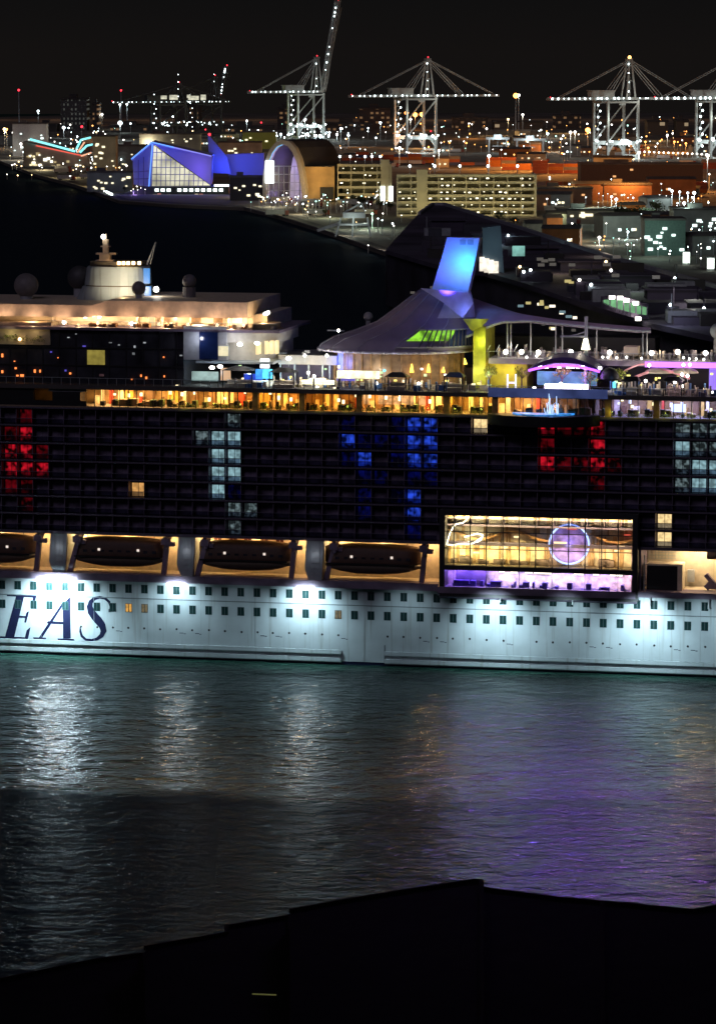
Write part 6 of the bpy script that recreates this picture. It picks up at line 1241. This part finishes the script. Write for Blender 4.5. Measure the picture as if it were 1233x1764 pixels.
for i in range(44):
    px, py = rs.choice(((rs.uniform(600, 1230), rs.uniform(232, 300)), (rs.uniform(930, 1230), rs.uniform(330, 440)), (rs.uniform(20, 470), rs.uniform(232, 262)))); q = gpos(px, py); wd = rs.uniform(8, 34); hh = rs.uniform(4, 12); dp = rs.uniform(8, 20)
    if 670 < px < 925 and py > 292: continue
    t = thing('port_shed', 'small dim shed standing among the lamps of the port', 'shed', q, rs.uniform(-.3, .3), 'small sheds across the port'); mb = MB(); mb.box(-wd / 2, wd / 2, 0, dp, 0, hh); mb.build('wall', rs.choice((cw, gw, bw, mat('rust_wall', (.4, .15, .04), .7, 0, .4, .1))), t)
    mb = MB(); mb.add([(-wd / 2 - .5, -.5, hh), (wd / 2 + .5, -.5, hh), (wd / 2 + .5, dp + .5, hh), (-wd / 2 - .5, dp + .5, hh), (-wd / 2 - .5, dp / 2, hh + 1.8), (wd / 2 + .5, dp / 2, hh + 1.8)], [(0, 1, 5, 4), (2, 3, 4, 5), (0, 4, 3), (1, 2, 5)]); mb.build('roof', _m['roof_grey'], t)
    for k in range(rs.randint(0, 4)): x = rs.uniform(-wd * .4, wd * .4); mb = MB(); mb.box(x - .9, x + .9, -.2, 0, hh * .3, hh * .3 + 1.4); mb.build('window', rs.choice((wcr, wor, wco)), t)
mb = MB(); mb.box(-7, 5, -1.25, 1.25, 1.1, 3.9, 0); mb.box(5.5, 7.6, -1.2, 1.2, .7, 3.3, 1)
for x in (-5.5, -4.3, 4.6, 6.6):
    for y in (-1.25, 1.25): mb.tube((x, y - .15, .5), (x, y + .15, .5), .5, 8, m=2)
tme = mb.mesh('truck', [mat('trailer_white', (.5, .48, .45), .5), mat('cab_red', (.3, .06, .04), .5), M['black']])
for i in range(36):
    px, py = rs.choice(((rs.uniform(640, 1230), rs.uniform(255, 300)), (rs.uniform(930, 1130), rs.uniform(350, 410)), (rs.uniform(440, 640), rs.uniform(345, 372)), (rs.uniform(30, 220), rs.uniform(292, 312)))); q = gpos(px, py); o = bpy.data.objects.new('truck', tme); C.objects.link(o); o.location = q; o.rotation_euler = (0, 0, rs.uniform(-.5, .5)); tag(o, 'white box truck with a red cab parked in the port', 'truck', 'trucks parked about the port')
# ---- trees on the quay
lfd = mat('dark_foliage', (.05, .07, .03), .7, 0, .5, .1)
tr = [(610, 352, 16), (625, 356, 18), (640, 353, 15), (655, 360, 17), (672, 362, 16), (1070, 388, 30), (1092, 392, 34), (1112, 386, 28), (1130, 372, 26), (860, 384, 18), (885, 390, 18), (590, 345, 13), (560, 372, 12), (360, 322, 8), (215, 330, 10), (240, 222, 10), (585, 392, 12)]
for i, (px, py, hp_) in enumerate(tr):
    q = gpos(px, py); k = mpp(q.y); tree('dark leafy tree on the port shore', q, hp_ * k, hp_ * k * .55, 'trees along the port shore', lfd, 500)

# ================================================================== NEAR DARK ROOFS
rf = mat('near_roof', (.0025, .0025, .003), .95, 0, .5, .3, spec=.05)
def near(label, pts, z):
    base = G(pts[0][0], pts[0][1], z); t = thing('waterfront_shed', label, 'shed', (base.x, base.y, 0))
    mb = MB(); mb.prism([G(x, y, z) - Vector((base.x, base.y, 0)) for x, y in pts], (0, 0, -z - .5)); mb.build('wall', rf, t)
    mb = MB(); 
    for (xa, ya), (xb, yb_) in zip(pts[:-2], pts[1:-1]): mb.bar(G(xa, ya, z) - Vector((base.x, base.y, -.0)), G(xb, yb_, z) - Vector((base.x, base.y, -.0)), .5)
    
    mb.build('parapet', mat('near_parapet', (.004, .003, .003), .95, spec=.05), t); return t, base
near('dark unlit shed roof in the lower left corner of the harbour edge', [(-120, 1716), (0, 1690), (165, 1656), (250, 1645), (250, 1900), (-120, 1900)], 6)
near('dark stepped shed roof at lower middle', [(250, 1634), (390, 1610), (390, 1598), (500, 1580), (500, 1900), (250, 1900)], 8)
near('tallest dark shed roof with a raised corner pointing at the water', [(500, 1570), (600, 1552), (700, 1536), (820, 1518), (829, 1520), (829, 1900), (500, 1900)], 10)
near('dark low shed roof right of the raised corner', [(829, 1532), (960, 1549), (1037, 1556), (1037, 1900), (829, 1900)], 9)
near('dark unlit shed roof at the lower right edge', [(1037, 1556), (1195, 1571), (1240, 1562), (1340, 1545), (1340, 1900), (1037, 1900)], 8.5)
q = G(455, 1717, 8.1); mb = MB(); mb.bar((-1.2, .3, .15), (1.2, -.1, .15), .12); o = mb.build('strip_lamp', em('faint_strip', (.5, .5, .15), .12)); o.location = q; tag(o, 'faint yellow strip lamp on the dark roof near the bottom', 'lamp')
